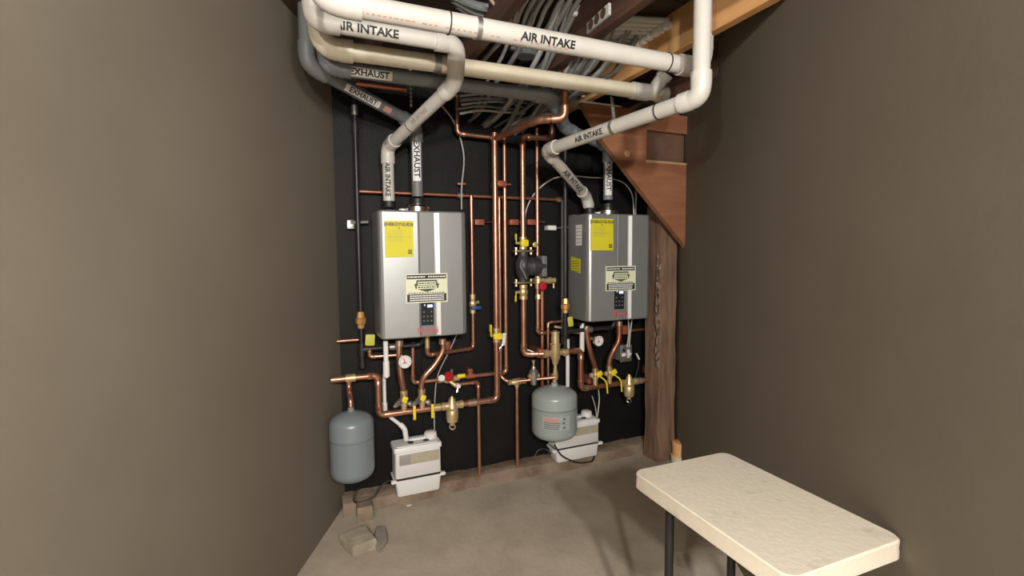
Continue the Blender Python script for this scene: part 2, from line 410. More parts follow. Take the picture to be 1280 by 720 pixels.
# exhaust 1
X0 = at(384, 81, .50); X1 = at(512, 153, .17); X2 = at(521, 165, .17); X3 = at(521, 246, .17); X3.x = X2.x = at(521, 205, .17).x
vX = vent('exhaust_pipe', 'dark grey exhaust pipe slanting down to the left boiler', [X0+V((0, 0, .35)), X0, V((X2.x, -.17, at(520, 156, .17).z)), X3], rD, 'grey_cpvc', R=.05)
ax = (V((X2.x, -.17, at(520, 156, .17).z))-X0).normalized(); Lx = (V((X2.x, -.17, at(520, 156, .17).z))-X0).length
p = X0 + ax*Lx*.435; lettering(vX, 'EXHAUST', p, ax, facing(p, -.1), rD, .036, bold=.0008, strip=(.20, .036))
p = X0 + ax*Lx*.665; wrap(rect_bm(.045, .03), p, ax, facing(p, -.1), rD+.001).build('sticker', 'faded_red', vX)['label'] = 'small red and white sticker'
p = V((X2.x, -.17, at(521, 200, .17).z)); lettering(vX, 'EXHAUST', p, -UPZ, YO*.9+XA*-.2, rD, .045, bold=.0012, strip=(.235, .047))
# intake 2, dropping to boiler 2
I0 = at(876, 121, 1.47); I1 = at(683, 188, .55); I2 = at(733, 246, .17); I3 = at(737, 262, .17)
vI = vent('intake_pipe', 'white air intake pipe bending sharply down to the right boiler', [I0+V((0, 0, .45)), I0, I1, I2, I3], rB, R=.04)
ax = (I0-I1).normalized(); p = at(741, 166, .55); tt = .28
for k in range(200):                                  # walk along the pipe until the pixel column 741 is met
    q = I1.lerp(I0, k/200); dv = q-CAM
    if 640 + FPX*dv.dot(RV)/dv.dot(fw) >= 741: break
lettering(vI, 'AIR INTAKE', q, ax, facing(q), rB, .036, bold=.0008, xs=.98)
def colpt(a, b_, px):
    for k in range(401):
        q = a.lerp(b_, k/400); dv = q-CAM
        if (640 + FPX*dv.dot(RV)/dv.dot(fw) - px)*(1 if (b_-a).dot(RV) > 0 else -1) >= 0: break
    return q
pband(vI, colpt(I1, I0, 768), ax, rB, .016, 'dull_steel')
pband(vI, colpt(I1, I0, 823), ax, rB, .004, 'ink', 'cable_tie')
ax2 = (I2-I1).normalized(); p = I1.lerp(I2, .55); lettering(vI, 'AIR INTAKE', p, ax2, facing(p, .0), rB, .042, bold=.0012, xs=1.3)
sleeve(vI, I3-V((0, 0, .005)), UPZ, .034, .03, 'rubber', 'rubber_boot')
# ================================================================== BOILERS
BW, BH, BF = .47, .67, .303
def boiler(x0, z0, label, side):
    o = thing('boiler', (x0, 0, z0), label, 'boiler')
    prof = [(0, .05), (0, .262), (.003, .276), (.010, .287), (.022, .293), (.2, BF), (.203, BF-.007), (.209, BF-.007), (.212, BF-.004), (.290, BF-.009), (.316, BF+.001),
            (.44, BF), (.462, .29), (.47, .27), (.47, .05)]
    cx, cy = BW/2, .18
    def ring(z, k): return [V((x0+cx+(x-cx)*(1-k*2/BW), -(cy+(d-cy)*(1-k/.13)), z0+z)) for x, d in prof]
    b = MB(); b.ring_loft([ring(0, .006), ring(.006, 0), ring(BH-.01, 0), ring(BH-.003, .003), ring(BH, .01)])
    b.build('casing', 'silver_paint', o, smooth=12)
    MB().prism([(x0+.296, -BF+.0062, z0+.008), (x0+.316, -BF-.0018, z0+.008), (x0+.316, -BF-.0005, z0+.008), (x0+.296, -BF+.0075, z0+.008)], (0, 0, BH-.018)).build('edge_strip', 'chamfer_glint', o, smooth=0)  # chamfer's bright glint put into the paler colour of this strip
    MB().box((x0+.206, -BF+.0062, z0+BH/2), (.0055, .002, BH-.02)).build('panel_gap', 'silver_groove', o, smooth=0)
    MB().box((x0+cx, -.024, z0+BH/2), (BW-.06, .05, BH+.02)).build('wall_bracket', 'dull_steel', o, smooth=0)
    # exhaust collar and intake spigot on top
    ex = (X3 if side == 0 else E4); ix = (Bb if side == 0 else I3)
    MB().lathe((ex.x, -.17, z0+BH-.002), UPZ, [(0, .062), (.022, .062), (.024, .066), (.03, .066), (.034, .058), (.042, .05), (.044, .04), (.065, .038), (.065, .03)], 28).build('exhaust_collar', 'chrome', o)
    MB().lathe((ex.x, -.17, z0+BH+.044), UPZ, [(0, .041), (.03, .041), (.03, .03)], 24).build('hose_clamp', 'rubber', o)
    MB().lathe((ix.x, -.17, z0+BH-.002), UPZ, [(0, .044), (.012, .044), (.012, .03)], 24).build('intake_spigot', 'rubber', o)
    MB().lathe((ix.x+.075, -.15, z0+BH-.002), UPZ, [(0, .02), (.022, .02), (.024, 0)], 16).build('test_port', 'white_plastic', o)
    return o
def flat(px0, py0, px1, py1, d):
    a = at(px0, py0, d); c = at(px1, py1, d); return a.x, c.x, c.z, a.z
def patch(x0, x1, z0, z1, d, name, m, par, th=.0012):
    return MB().box(((x0+x1)/2, -d-th/2, (z0+z1)/2), (x1-x0, th, z1-z0)).build(name, m, par, smooth=0)
def lines(par, x0, x1, z0, z1, d, rows, m, name, fill=.8, seed=1, gap=.25):
    rn = random.Random(seed); b = MB(); h = (z1-z0)/rows
    for i in range(rows):
        x = x0; zc = z1 - h*(i+.5)
        while x < x0 + (x1-x0)*fill:
            wd = rn.uniform(.6, 1.6)*h
            wd = min(wd, x1-x); b.box((x+wd/2, -d, zc), (wd, .0006, h*.55)); x += wd + h*gap
    return b.build(name, m, par, smooth=0)
def dress(o, x0, z0, eg, bs, cp, br, seed):
    F = BF
    # energy label
    a, c, z_, zt_ = eg; L = patch(a, c, z_, zt_, F, 'energy_label', 'yellow_print', o)
    wd, ht = c-a, zt_-z_; y = -F-.002
    wrap(text_mesh('ENERGYGUIDE', wd*.155, .0011), (a+wd/2, y, zt_-ht*.105), XA, YO, 0).build('lettering', 'olive_ink', L, smooth=0)
    MB().lathe((a+wd/2, y+.0006, zt_-ht*.2), YO, [(0, wd*.035), (.0004, wd*.035)], 4).build('star_mark', 'olive_ink', L, smooth=0)
    lines(L, a+wd*.12, c-wd*.1, z_+ht*.42, zt_-ht*.24, F+.0015, 8, 'olive_ink' if False else 'yellow_tag', 'fine_print', .62, seed)
    patch(a+wd*.04, c-wd*.04, z_+ht*.548, z_+ht*.552, F+.0012, 'rule_line', 'olive_ink', L, .0004)
    patch(c-wd*.2, c-wd*.05, z_+ht*.08, z_+ht*.2, F+.0012, 'stamp', 'olive_ink', L, .0005)
    lines(L, c-wd*.19, c-wd*.06, z_+ht*.13, z_+ht*.17, F+.0022, 2, 'yellow_tag', 'stamp_print', .9, seed)
    # business sticker bridging the seam
    a, c, z_, zt_ = bs; L = patch(a, c, z_, zt_, F, 'service_sticker', 'cream_print', o, .003); d = F+.003; wd, ht = c-a, zt_-z_
    e = patch(a+wd*.03, c-wd*.03, z_+ht*.82, zt_-ht*.04, d, 'header_band', 'ink', L, .0005)
    lines(L, a+wd*.05, a+wd*.46, z_+ht*.85, zt_-ht*.07, d+.001, 1, 'label_white', 'header_print', .95, seed)
    lines(L, a+wd*.53, c-wd*.05, z_+ht*.85, zt_-ht*.07, d+.001, 1, 'label_white', 'header_print', .95, seed+3)
    patch(a+wd*.03, c-wd*.03, z_+ht*.04, z_+ht*.3, d, 'footer_band', 'ink', L, .0005)
    lines(L, a+wd*.09, c-wd*.09, z_+ht*.06, z_+ht*.28, d+.001, 3, 'label_white', 'footer_print', .97, seed+5, .15)
    lines(L, a+wd*.06, c-wd*.06, z_+ht*.31, z_+ht*.37, d+.001, 1, 'dark_green', 'fine_print', .97, seed+6, .6)
    cx, cz = (a+c)/2, z_+ht*.59; s = wd*.27
    shape = lambda k: [V((cx+x*s*k, -d-.0006, cz+z*ht*.19*k)) for x, z in ((-.9, 1), (.9, 1), (.95, .35), (1.1, .3), (1.0, -.5), (.5, -.85), (0, -1.15), (-.5, -.85), (-1.0, -.5), (-1.1, .3), (-.95, .35))]
    E_ = MB().prism(shape(1), (0, .0006, 0)).build('emblem', 'dark_green', L, smooth=0)
    for zz, ww in ((.42, .8), (-.3, .88)):
        patch(cx-s*ww, cx+s*ww, cz+ht*.19*(zz-.3), cz+ht*.19*(zz+.3), d+.0006, 'emblem_band', 'cream_print', L, .0006)
        lines(L, cx-s*ww*.9, cx+s*ww*.9, cz+ht*.19*(zz-.2), cz+ht*.19*(zz+.2), d+.0016, 1, 'dark_green', 'emblem_print', .97, seed+8, .3)
    # control panel
    a, c, z_, zt_ = cp; L = patch(a, c, z_, zt_, F-.006, 'control_panel', 'panel_black', o, .006); d = F
    wd, ht = c-a, zt_-z_
    patch(a+wd*.5, c-wd*.1, zt_-ht*.2, zt_-ht*.08, d, 'display', 'led', L, .001)
    patch(a+wd*.22, a+wd*.34, zt_-ht*.13, zt_-ht*.06, d, 'display', 'label_white', L, .001)
    for i in range(3):
        for j in range(3):
            if (i, j) == (0, 1): continue
            MB().box((a+wd*(.2+.3*j), -d-.0008, zt_-ht*(.4+.2*i)), (wd*.13, .0016, ht*.06)).build('button', 'box_grey', L, smooth=0)
    a, c, z_, zt_ = br
    wrap(text_mesh('Rinnai', (zt_-z_)*.95, .0006), ((a+c)/2, -F-.0015, (z_+zt_)/2), XA, YO, 0).build('lettering', 'brand_red', o, smooth=0)['label'] = 'red maker name'
b1x, b1z, b2x, b2z = .3445, .9825, 1.5927, .9967
B1o = boiler(b1x, b1z, 'silver wall-hung boiler on the left, nearest the viewer', 0)
dress(B1o, b1x, b1z, flat(480.5, 275.5, 517, 321, BF), flat(506.5, 342.5, 559.5, 377, BF), flat(526.5, 379, 542.5, 406, BF), flat(525, 408, 545, 418, BF), 1)
B2o = boiler(b2x, b2z, 'silver wall-hung boiler on the right, beside the timber post', 1)
dress(B2o, b2x, b2z, flat(738.5, 273, 766.5, 313, BF), flat(757, 333, 794, 362.5, BF), flat(768, 362.5, 780, 386, BF), flat(768, 388, 782, 397, BF), 21)
# stickers on the right boiler's left side
def sidepatch(d0, d1, z0, z1, name, m, lab, tilt=0):
    x = b2x-.0012
    o = MB().prism([(x, -d0, z0-tilt), (x, -d1, z0), (x, -d1, z1), (x, -d0, z1-tilt)], (.001, 0, 0)).build(name, m, B2o, smooth=0); o['label'] = lab
    b = MB()
    for i in range(5): b.box((x-.0006, -(d0+d1)/2, z0+(z1-z0)*(.15+.17*i)), (.0006, abs(d1-d0)*.8, .004))
    b.build('fine_print', 'print_shade_grey' if m != 'yellow_print' else 'olive_ink', o, smooth=0)
sidepatch(.145, .215, b2z+.475, b2z+.605, 'rating_label', 'label_white', 'white rating label')
sidepatch(.085, .20, b2z+.30, b2z+.39, 'side_label', 'yellow_print', 'tilted yellow label', -.015)
# ================================================================== COPPER PIPEWORK
def zat(px, py, d): return at(px, py, d).z
def copper(name, label, pts, r=.011, m='copper', fit='copper', R=None, cat='pipe', group=None):
    o = thing(name, pts[0], label, cat, group); run(o, pts, r, m, fit, R=R or r*2.4, fr=1.25, socket=1.5, n=14); return o
def vline(px, py0, py1, d):                          # true vertical through the mean of its two ends
    a = at(px[0] if isinstance(px, tuple) else px, py0, d); c = at(px[1] if isinstance(px, tuple) else px, py1, d)
    x = (a.x+c.x)/2; return V((x, -d, a.z)), V((x, -d, c.z))
# long pipe along the wall at head height
h0 = at(449, 241, .05); h1 = at(700, 248, .05); hz = zat(575, 244.5, .05)
o = copper('copper_pipe', 'thin copper pipe running level along the wall above the left boiler', [V((h0.x, -.05, hz)), V((h1.x, -.05, hz))], .010, 'dark_copper')
for px in (575, 698): sleeve(o, V((at(px, 245, .05).x, -.05, hz)), XA, .017, .03, 'solder')
# V1 and left manifold
r1 = .0175
v1a, v1b = vline((616, 619), 172, 500, .12)
m0 = at(472.5, 470, .15); m1 = at(474, 519, .15); ml = at(430, 471, .15); mz = zat(530, 511.5, .15); mx = m0.x
hz2 = zat(473, 469, .15)
manL = thing('supply_manifold', V((mx, -.15, mz)), 'thick copper supply manifold under the left boiler rising to the ceiling', 'pipe')
run(manL, [V((XL-.06, -.15, hz2)), V((mx, -.15, hz2)), V((mx, -.15, mz)), V((v1a.x, -.15, mz)), V((v1a.x, -.12, mz+.13)), V((v1a.x, -.12, v1a.z+.02))][:3] + [V((v1a.x, -.15, mz)), V((v1a.x, -.15, v1a.z+.02))], r1, 'copper', 'copper', R=.035, n=16)
for px, m in ((438, 'brass'), (590, 'solder'), (545, 'brass')): sleeve(manL, V((at(px, 470 if px < 460 else 508, .15).x, -.15, hz2 if px < 460 else mz)), XA, .022, .05, m)
d1 = .15
# brass dirt separator builder
def separator(px, label, z, d=.15, h=.17):
    x = at(px, 505, d).x
    o = thing('dirt_separator', (x, -d, z), label, 'separator')
    MB().lathe((x-.065, -d, z), XA, [(0, .019), (0, .024), (.022, .024), (.022, .02), (.035, .022), (.095, .022), (.108, .02), (.108, .024), (.13, .024), (.13, .019)], 12).build('pipe_union', 'brass', o)
    MB().lathe((x, -d, z+.055), -UPZ, [(0, .008), (.012, .012), (.012, .018), (.03, .022), (.06, .034), (.072, .036), (.08, .033), (.085, .036), (.13, .036), (.15, .032), (.158, .016), (.172, .014), (.172, .004)], 20).build('body', 'brass', o)
    MB().tube([V((x, -d, z-.115))+V((math.cos(a)*.016, math.sin(a)*.012, -.012+math.sin(a)*.012)) for a in [2*PI*k/16 for k in range(17)]], .0045, 8).build('drain_ring', 'chrome' if px > 700 else 'brass', o)
    return o
separator(565, 'brass dirt separator hanging from the left manifold', mz)
# ball valve builder: bonnet body, stem and long lever
def valve(px, py, d, ax, lab, lev=None, levdir=None, r=.016, L=.06, lever='yellow_handle', side=None, z=None, x=None, levlen=.075):
    c = at(px, py, d)
    if z is not None: c.z = z
    if x is not None: c.x = x
    ax = V(ax).normalized()
    o = thing('ball_valve', c, lab, 'valve')
    MB().lathe(c-ax*L/2, ax, [(0, r*.85), (0, r*1.15), (L*.22, r*1.15), (L*.25, r*.95), (L*.4, r*1.25), (L*.6, r*1.25), (L*.75, r*.95), (L*.78, r*1.15), (L, r*1.15), (L, r*.85)], 10).build('body', 'brass', o, smooth=30)
    sd_ = V(side or YO).normalized(); ld = V(levdir or UPZ).normalized(); q = c + sd_*(r*2.3)
    MB().tube([c, q], r*.42, 10).build('stem', 'brass', o)
    w_ = sd_.cross(ld).normalized()
    b = MB(); R3 = Matrix((ld, w_, sd_)).transposed(); b.box(q + ld*levlen*.42, (levlen, .015, .004), R3, bev=.0015)
    b.box(q + ld*levlen*.66 + sd_*.003, (levlen*.62, .018, .006), R3, bev=.002)
    b.build('lever', lever, o); return o
# V1 valve with sideways lever
valve(618, 419, d1, UPZ, 'yellow-handled ball valve on the tall thick riser between the boilers', levdir=UPZ, side=-XA*.9+YO*.3, x=v1a.x, r=.018, L=.085, levlen=.07)
q = V((v1a.x, -d1-.02, zat(617, 420, d1))); o_ = [c for c in scene.objects if c.name.startswith('ball_valve')][-1]
MB().box(q, (.055, .03, .04), bev=.008).build('yellow_cover', 'yellow_handle', o_)
tg = at(630, 424, .13); o = thing('white_tag', tg, 'white plastic tag hanging by the ball valve on the tall riser', 'tag')
MB().box(tg, (.022, .004, .075), Matrix.Rotation(.12, 3, 'Y'), bev=.003).build('plate', 'label_white', o); MB().tube(smoothcurve([tg+V((-.005, 0, -.03)), tg+V((-.03, .0, -.06)), tg+V((-.025, 0, -.085)), tg+V((-.012, 0, -.05))], 5), .002, 6).build('wire', 'chrome', o)
# V2
v2a, v2b = vline((630, 633), 176, 463, .07); jz = zat(600, 469, .07)
fx0 = at(520, 479, .07); fx1 = at(590, 470, .07)
o = copper('copper_pipe', 'copper riser just right of the thick riser, turning left to the fill valve', [V((v2a.x, -.07, v2a.z+.02)), V((v2a.x, -.07, jz)), V((at(516, 476, .07).x, -.07, jz)), V((at(516, 430, .07).x, -.07, zat(516, 428, .07)))], .0125, R=.028)
tee(o, V((fx1.x-.01, -.07, jz)), XA, UPZ, .016, 'red_clip', .05, 'pipe_clamp')
MB().box((fx1.x-.01, -.037, jz+.02), (.03, .066, .05)).build('standoff', 'dark_copper', o)
# thin riser joining the level pipe
v3a, v3b = vline((624, 625.7), 247, 466, .05); q = at(633, 478, .08); q2 = at(690, 469.5, .15)
o = copper('copper_pipe', 'thin copper riser tucked behind, curving right to the tank feed', [V((v3a.x, -.05, hz)), V((v3a.x, -.05, q.z+.03)), V((v3a.x+.04, -.08, q.z)), V((at(694, 470, .2).x, -.2, q.z+.03))], .010)
fz = q.z
# brass pieces on the tank feed line: check valve, drop to floor, pressure reducing valve
cxp = at(646, 477, .09)
o = thing('check_valve', cxp, 'brass check valve at the start of the tank feed', 'valve')
MB().lathe(cxp-XA*.06, (cxp*0+XA), [(0, .012), (0, .018), (.02, .018), (.022, .014), (.04, .022), (.08, .022), (.098, .014), (.1, .018), (.12, .018), (.12, .01)], 10).build('body', 'brass', o, smooth=30)
MB().tube([cxp, cxp-UPZ*.035], .014, 10).build('branch', 'brass', o)
dv = vline((648, 645.5), 484, 577, .09)
copper('drain_pipe', 'copper drain pipe dropping from the brass check valve to the floor ledge', [V((cxp.x, -.09, cxp.z-.03)), V((cxp.x, -.09, .07))], .011)
pr = at(667, 470, .14)
o = thing('pressure_reducer', pr, 'small grey pressure reducing valve left of the round tank', 'valve')
MB().lathe(pr-UPZ*.055, UPZ, [(0, .012), (.0, .018), (.025, .022), (.04, .026), (.055, .026), (.075, .03), (.085, .03), (.1, .016), (.115, .012), (.115, .004)], 16).build('body', 'dull_steel', o)
MB().lathe(pr+UPZ*.06, UPZ, [(0, .006), (.03, .006), (.032, .011), (.04, .011), (.04, .003)], 12).build('adjusting_screw', 'brass', o)
MB().lathe(pr-XA*.035, XA, [(0, .012), (.0, .017), (.07, .017), (.07, .012)], 8).build('union', 'brass', o)
# copper from ceiling left to the risers
zc = zat(600, 171, .10)
a = at(571, 130, .10); o = copper('copper_pipe', 'copper pipe dropping from the ceiling then running right to the risers', [V((a.x, -.10, 2.33)), V((a.x, -.10, zat(575, 167, .10))), V((at(622, 173, .1).x, -.10, zat(622, 173, .1)))], .0125, R=.03)
a0 = at(616, 175, .12); a1 = at(672, 150, .60); a2 = at(705, 149, .68); a3 = at(706, 130, .68)
o = copper('copper_pipe', 'thick brown copper pipe slanting towards the viewer under the grey cables', [a0, a1, V((a3.x, -.68, a1.z)), V((a3.x, -.68, 2.4))], .0175, 'dark_copper', 'copper', R=.035)
# V3 with pump
d3 = .12
v3t, v3m = vline((654, 653.5), 170, 300, d3); v3p, v3q = vline((653.5, 654.5), 362, 438, d3); x3 = (v3t.x+v3p.x)/2
sx = at(694, 442, .17).x; sz = zat(694, 441, .17)
o = copper('copper_pipe', 'copper riser from the ceiling down to the top of the circulator pump', [V((at(690, 173, d3).x, -d3, zat(692, 160, d3)+.02)), V((at(690, 173, d3).x, -d3, zat(680, 172, d3))), V((x3, -d3, zat(656, 172, d3))), V((x3, -d3, zat(654, 300, d3)))], .0165, R=.03)
o = copper('copper_pipe', 'thick copper pipe below the pump turning right to the air separator', [V((x3, -d3, zat(654, 362, d3))), V((x3, -d3, sz)), V((sx-.06, -.17, sz))], .0175, R=.035)
p_ = V((at(675, 441, .14).x, -.145, sz)); tee(o, p_, XA, UPZ, .024, 'red_clip', .05, 'pipe_clamp'); MB().box(p_+V((0, .07, 0)), (.03, .13, .06)).build('standoff', 'dark_copper', o, smooth=0)
w0 = at(659, 437, .17); MB().tube([w0, at(667, 440, .19)], .004, 8).build('white_sensor', 'label_white', o)
valve(653.5, 304, d3, UPZ, 'yellow ball valve just above the circulator pump', levdir=UPZ, side=-XA, x=x3, r=.02, L=.075, lever='yellow_handle', levlen=.06)
q = V((x3, -d3-.02, zat(653, 304, d3))); o_ = [c for c in scene.objects if c.name.startswith('ball_valve')][-1]
MB().box(q, (.05, .03, .045), bev=.008).build('yellow_cover', 'yellow_handle', o_)
# pump
pz = zat(655, 333, d3); pu = thing('circulator_pump', (x3, -d3, pz), 'black circulator pump on the copper riser between the boilers', 'pump')
zt1 = zat(654, 315, d3); zb1 = zat(654, 352, d3)
MB().lathe((x3, -d3, zt1), -UPZ, [(0, .02), (.0, .03), (.02, .03), (.03, .034), (.055, .048), (.085, .052), (zt1-zb1-.05, .045), (zt1-zb1-.03, .032), (zt1-zb1-.012, .03), (zt1-zb1, .03), (zt1-zb1, .02)], 18).build('volute', 'pump_iron', pu)
MB().lathe((x3+.005, -d3-.01, pz), XA, [(0, .052), (.03, .056), (.045, .06), (.05, .054), (.125, .052), (.13, .04)], 18).build('motor', 'pump_iron', pu)
MB().box((x3+.12, -d3-.01, pz), (.035, .10, .13), bev=.008).build('terminal_box', 'box_grey', pu)
MB().tube(smoothcurve([V((x3-.03, -d3-.05, pz+.04)), V((x3-.045, -d3-.06, pz)), V((x3-.02, -d3-.06, pz-.04)), V((x3-.005, -d3-.055, pz-.075))], 5), .006, 8).build('cast_rib', 'box_grey', pu)
for zz, lab in ((zt1+.006, 'upper'), (zb1-.006, 'lower')):
    f = MB().box((x3, -d3, zz), (.125, .05, .012), bev=.004).build('flange', 'gold_bolt', pu)
    for s in (-1, 1):
        MB().lathe((x3+s*.05, -d3-.004, zz-.022), UPZ, [(0, .009), (.012, .009), (.012, .006), (.034, .006), (.034, .009), (.044, .009)], 6).build('bolt', 'gold_bolt', f, smooth=0)
MB().lathe((x3+.055, -d3-.03, zat(660, 306, d3)), YO, [(0, .008), (.02, .008), (.02, .016), (.032, .016), (.034, .01)], 14).build('purge_port', 'brass', pu)
valve(654, 365, d3, UPZ, 'brass isolation valve with yellow lever just below the pump', levdir=-UPZ, side=-XA, x=x3, r=.022, L=.09, levlen=.06)
# V4 with mixing valve
v4t, v4b = vline((671.5, 671.5), 165, 348, .07); x4 = (v4t.x+v4b.x)/2
o = copper('copper_pipe', 'copper riser right of the pump riser ending at the red-handled valve', [V((x4, -.07, zat(671, 160, .07))), V((x4, -.07, zat(672, 416, .07))), V((at(692, 418, .07).x, -.07, zat(680, 417, .07)))], .0125, 'copper', R=.02)
pa, pc = vline((677, 676), 360, 480, .07)
copper('copper_pipe', 'copper drop beside the red-handled valve passing behind the tank feed', [V((pa.x+.012, -.06, pa.z)), V((pa.x+.012, -.06, zat(676, 500, .06)))], .0125, 'dark_copper')
vz = zat(673, 351, .08); o = thing('mixing_valve', (x4, -.08, vz), 'brass mixing valve with a red handle at the lower right of the pump', 'valve')
MB().lathe((x4-.03, -.08, vz), XA, [(0, .012), (0, .02), (.03, .02), (.035, .026), (.06, .026), (.065, .017), (.09, .017), (.095, .022), (.12, .022), (.125, .016), (.15, .018), (.155, .01)], 12).build('body', 'brass', o)
MB().lathe((x4, -.08, vz-.05), UPZ, [(0, .014), (0, .02), (.03, .02), (.035, .026), (.065, .026), (.07, .02), (.1, .02), (.1, .014)], 10).build('union', 'brass', o, smooth=30)
MB().lathe((x4+.005, -.105, vz-.03), YO, [(0, .012), (.02, .012), (.02, .028), (.035, .026), (.037, .01)], 14).build('handle', 'red_plastic', o)
MB().lathe((x4+.11, -.08, vz-.02), -UPZ, [(0, .006), (.03, .006), (.03, .003)], 8).build('drain_nipple', 'brass', o)
MB().lathe((x4, -.08, zat(672, 368, .08)), -UPZ, [(0, .012), (0, .02), (.03, .02), (.03, .012)], 8).build('union', 'brass', o, smooth=30)
# thin pipe looping behind the air separator
l0 = at(685, 403, .10); copper('copper_pipe', 'thin copper pipe looping over behind the brass air separator', [V((at(705, 402, .10).x, -.10, l0.z)), V((l0.x, -.10, l0.z)), V((l0.x, -.10, zat(685, 490, .10)))], .009, R=.02)
# air separator, right manifold
ds = .17
asep = thing('air_separator', (sx, -ds, sz), 'tall brass air separator above the grey tank', 'separator')
MB().lathe((sx, -ds, zat(694, 455, ds)), UPZ, [(0, .012), (.0, .018), (.02, .022), (.03, .026), (.04, .031), (.115, .031), (.118, .034), (.13, .034), (.133, .027), (.195, .026), (.198, .029), (.208, .029), (.21, .018), (.216, .008)], 20).build('body', 'brass', asep)
MB().box((sx+.02, -ds, zat(697, 409, ds)), (.05, .02, .014), Matrix.Rotation(.2, 3, 'Y'), bev=.004).build('vent_cap', 'brass', asep)
MB().lathe((sx-.085, -ds, sz), XA, [(0, .02), (0, .026), (.03, .026), (.03, .02), (.14, .02), (.14, .026), (.17, .026), (.17, .02)], 10).build('union', 'brass', asep, smooth=30)
md = at(726, 438, .17); mr = at(728, 484, .17); mzr = zat(765, 480.5, .17); xr_ = at(726, 460, .17).x
manR = thing('supply_manifold', (xr_, -ds, mzr), 'thick copper manifold under the right boiler running to the post', 'pipe')
run(manR, [V((sx+.08, -ds, sz)), V((xr_, -ds, sz)), V((xr_, -ds, mzr)), V((at(815, 472, .17).x, -ds, mzr))], r1, 'dark_copper', 'copper', R=.035, n=16)
separator(786, 'brass dirt separator hanging from the right manifold near the post', mzr, .17)
for px in (798,): sleeve(manR, V((at(px, 476, .17).x, -ds, mzr)), XA, .022, .05, 'solder')
for px, py in ((731, 472), (808, 462)):
    q = at(px, py, .03); MB().box((q.x, -.05, q.z), (.032, .10, .055), bev=.004).build('standoff', 'red_clip', manR)
    MB().tube([q+V((0, -.07, -.01)), q+V((.05, -.09, -.015))], .004, 8).build('standoff_rod', 'chrome', manR)
# expansion tanks
def tank(c, r, h, m, label, band):
    o = thing('expansion_tank', (c.x, c.y, c.z), label, 'tank')
    pr_ = [(0, .01), (.003, r*.4), (.010, r*.68), (.022, r*.86), (.036, r*.95), (.05, r*.99), (.06, r)]
    up = [(h-.066, r), (h-.054, r*.985), (h-.040, r*.92), (h-.025, r*.78), (h-.01, r*.5), (h, r*.16), (h+.02, r*.14), (h+.02, r*.08)]
    MB().lathe(c, UPZ, pr_+[(h*.64, r), (h*.645, r*1.004), (h*.655, r*1.004), (h*.66, r)]+up, 40).build('shell', m, o, smooth=60)
    MB().lathe(c+V((0, 0, h*.612)), UPZ, [(0, r*1.001), (0, r*1.006), (.004, r*1.006), (.004, r*1.001)], 40).build('seam', 'seam', o)
    MB().lathe(c+V((0, 0, -.018)), UPZ, [(0, .008), (.01, .014), (.02, .016)], 12).build('air_valve', 'rubber', o)
    return o
Zt = at(693, 515, .19)
rt = .143; c2 = V((at(693, 515, .2).x, -.2, zat(693, 547, .2))); hT = zat(693, 482, .2)-c2.z
T2 = tank(c2, rt, hT, 'tank_grey', 'grey-green expansion tank hanging from the brass air separator', 0)
p = V((c2.x, c2.y, zat(694, 528, .3)));
out = V((-.18, -1, 0))
L = wrap(rect_bm(.086, .07, .012, 0, 0), p, XA*0+V((0, 0, 1)).cross(out).normalized()*-1, out, 0) if False else None
def cylpatch(par, c, r, a0, a1, z0, z1, m, name, n=8):
    b = MB(); b.ring_loft([[c+V((math.sin(a)*rr, -math.cos(a)*rr, 0))+V((0, 0, z)) for rr, z in ((r, z0), (r, z1))] for a in [a0+(a1-a0)*k/n for k in range(n+1)]], cap=False, close=False)
    return b.build(name, m, par)
base = V((c2.x, c2.y, 0)); zz0, zz1 = zat(690, 540, .34), zat(690, 523.5, .34)
mat('tank_label', (.36, .40, .385), .45, 0, (.40, .44, .42), 60)
L = cylpatch(T2, base, rt+.001, -1.0, .2, zz0, zz1, 'tank_label', 'printed_label')
cylpatch(L, base, rt+.0018, -.92, -.3, zz1-.03, zz1-.006, 'faded_red', 'red_print')
for k in range(4): cylpatch(L, base, rt+.0018, -.95, -.3+.03*k, zz0+.012*k+.006, zz0+.012*k+.012, 'seam', 'fine_print')
for (a_, zf) in ((-.12, .85), (-.15, .55), (-.13, .2)): cylpatch(L, base, rt+.0018, a_, a_+.12, zz0+(zz1-zz0)*zf-.008, zz0+(zz1-zz0)*zf+.006, 'seam', 'symbol_print')
# feed pipe from separator down into the tank
o = copper('copper_pipe', 'short brass-coloured pipe joining the air separator to the tank below', [V((sx, -ds, zat(694, 452, ds))), V((sx, -ds, zat(694, 470, ds))), V((c2.x, c2.y, c2.z+hT))], .011, 'brass', 'brass')
tee(o, V((sx, -ds-.004, zat(694, 469, ds))), UPZ, -XA, .016, 'brass', .05)
c1 = V((.190, -.24, zat(436, 606, .3))); h1_ = zat(436, 514, .24)-c1.z
T1 = tank(c1, .112, h1_, 'tank_blue', 'blue-grey expansion tank at the far left under the copper manifold', 1)
copper('copper_pipe', 'short copper drop from the left manifold to the blue-grey tank', [V((c1.x, -.15, hz2)), V((c1.x, -.15, hz2-.06)), V((c1.x, c1.y, c1.z+h1_+.06)), V((c1.x, c1.y, c1.z+h1_))], .011)
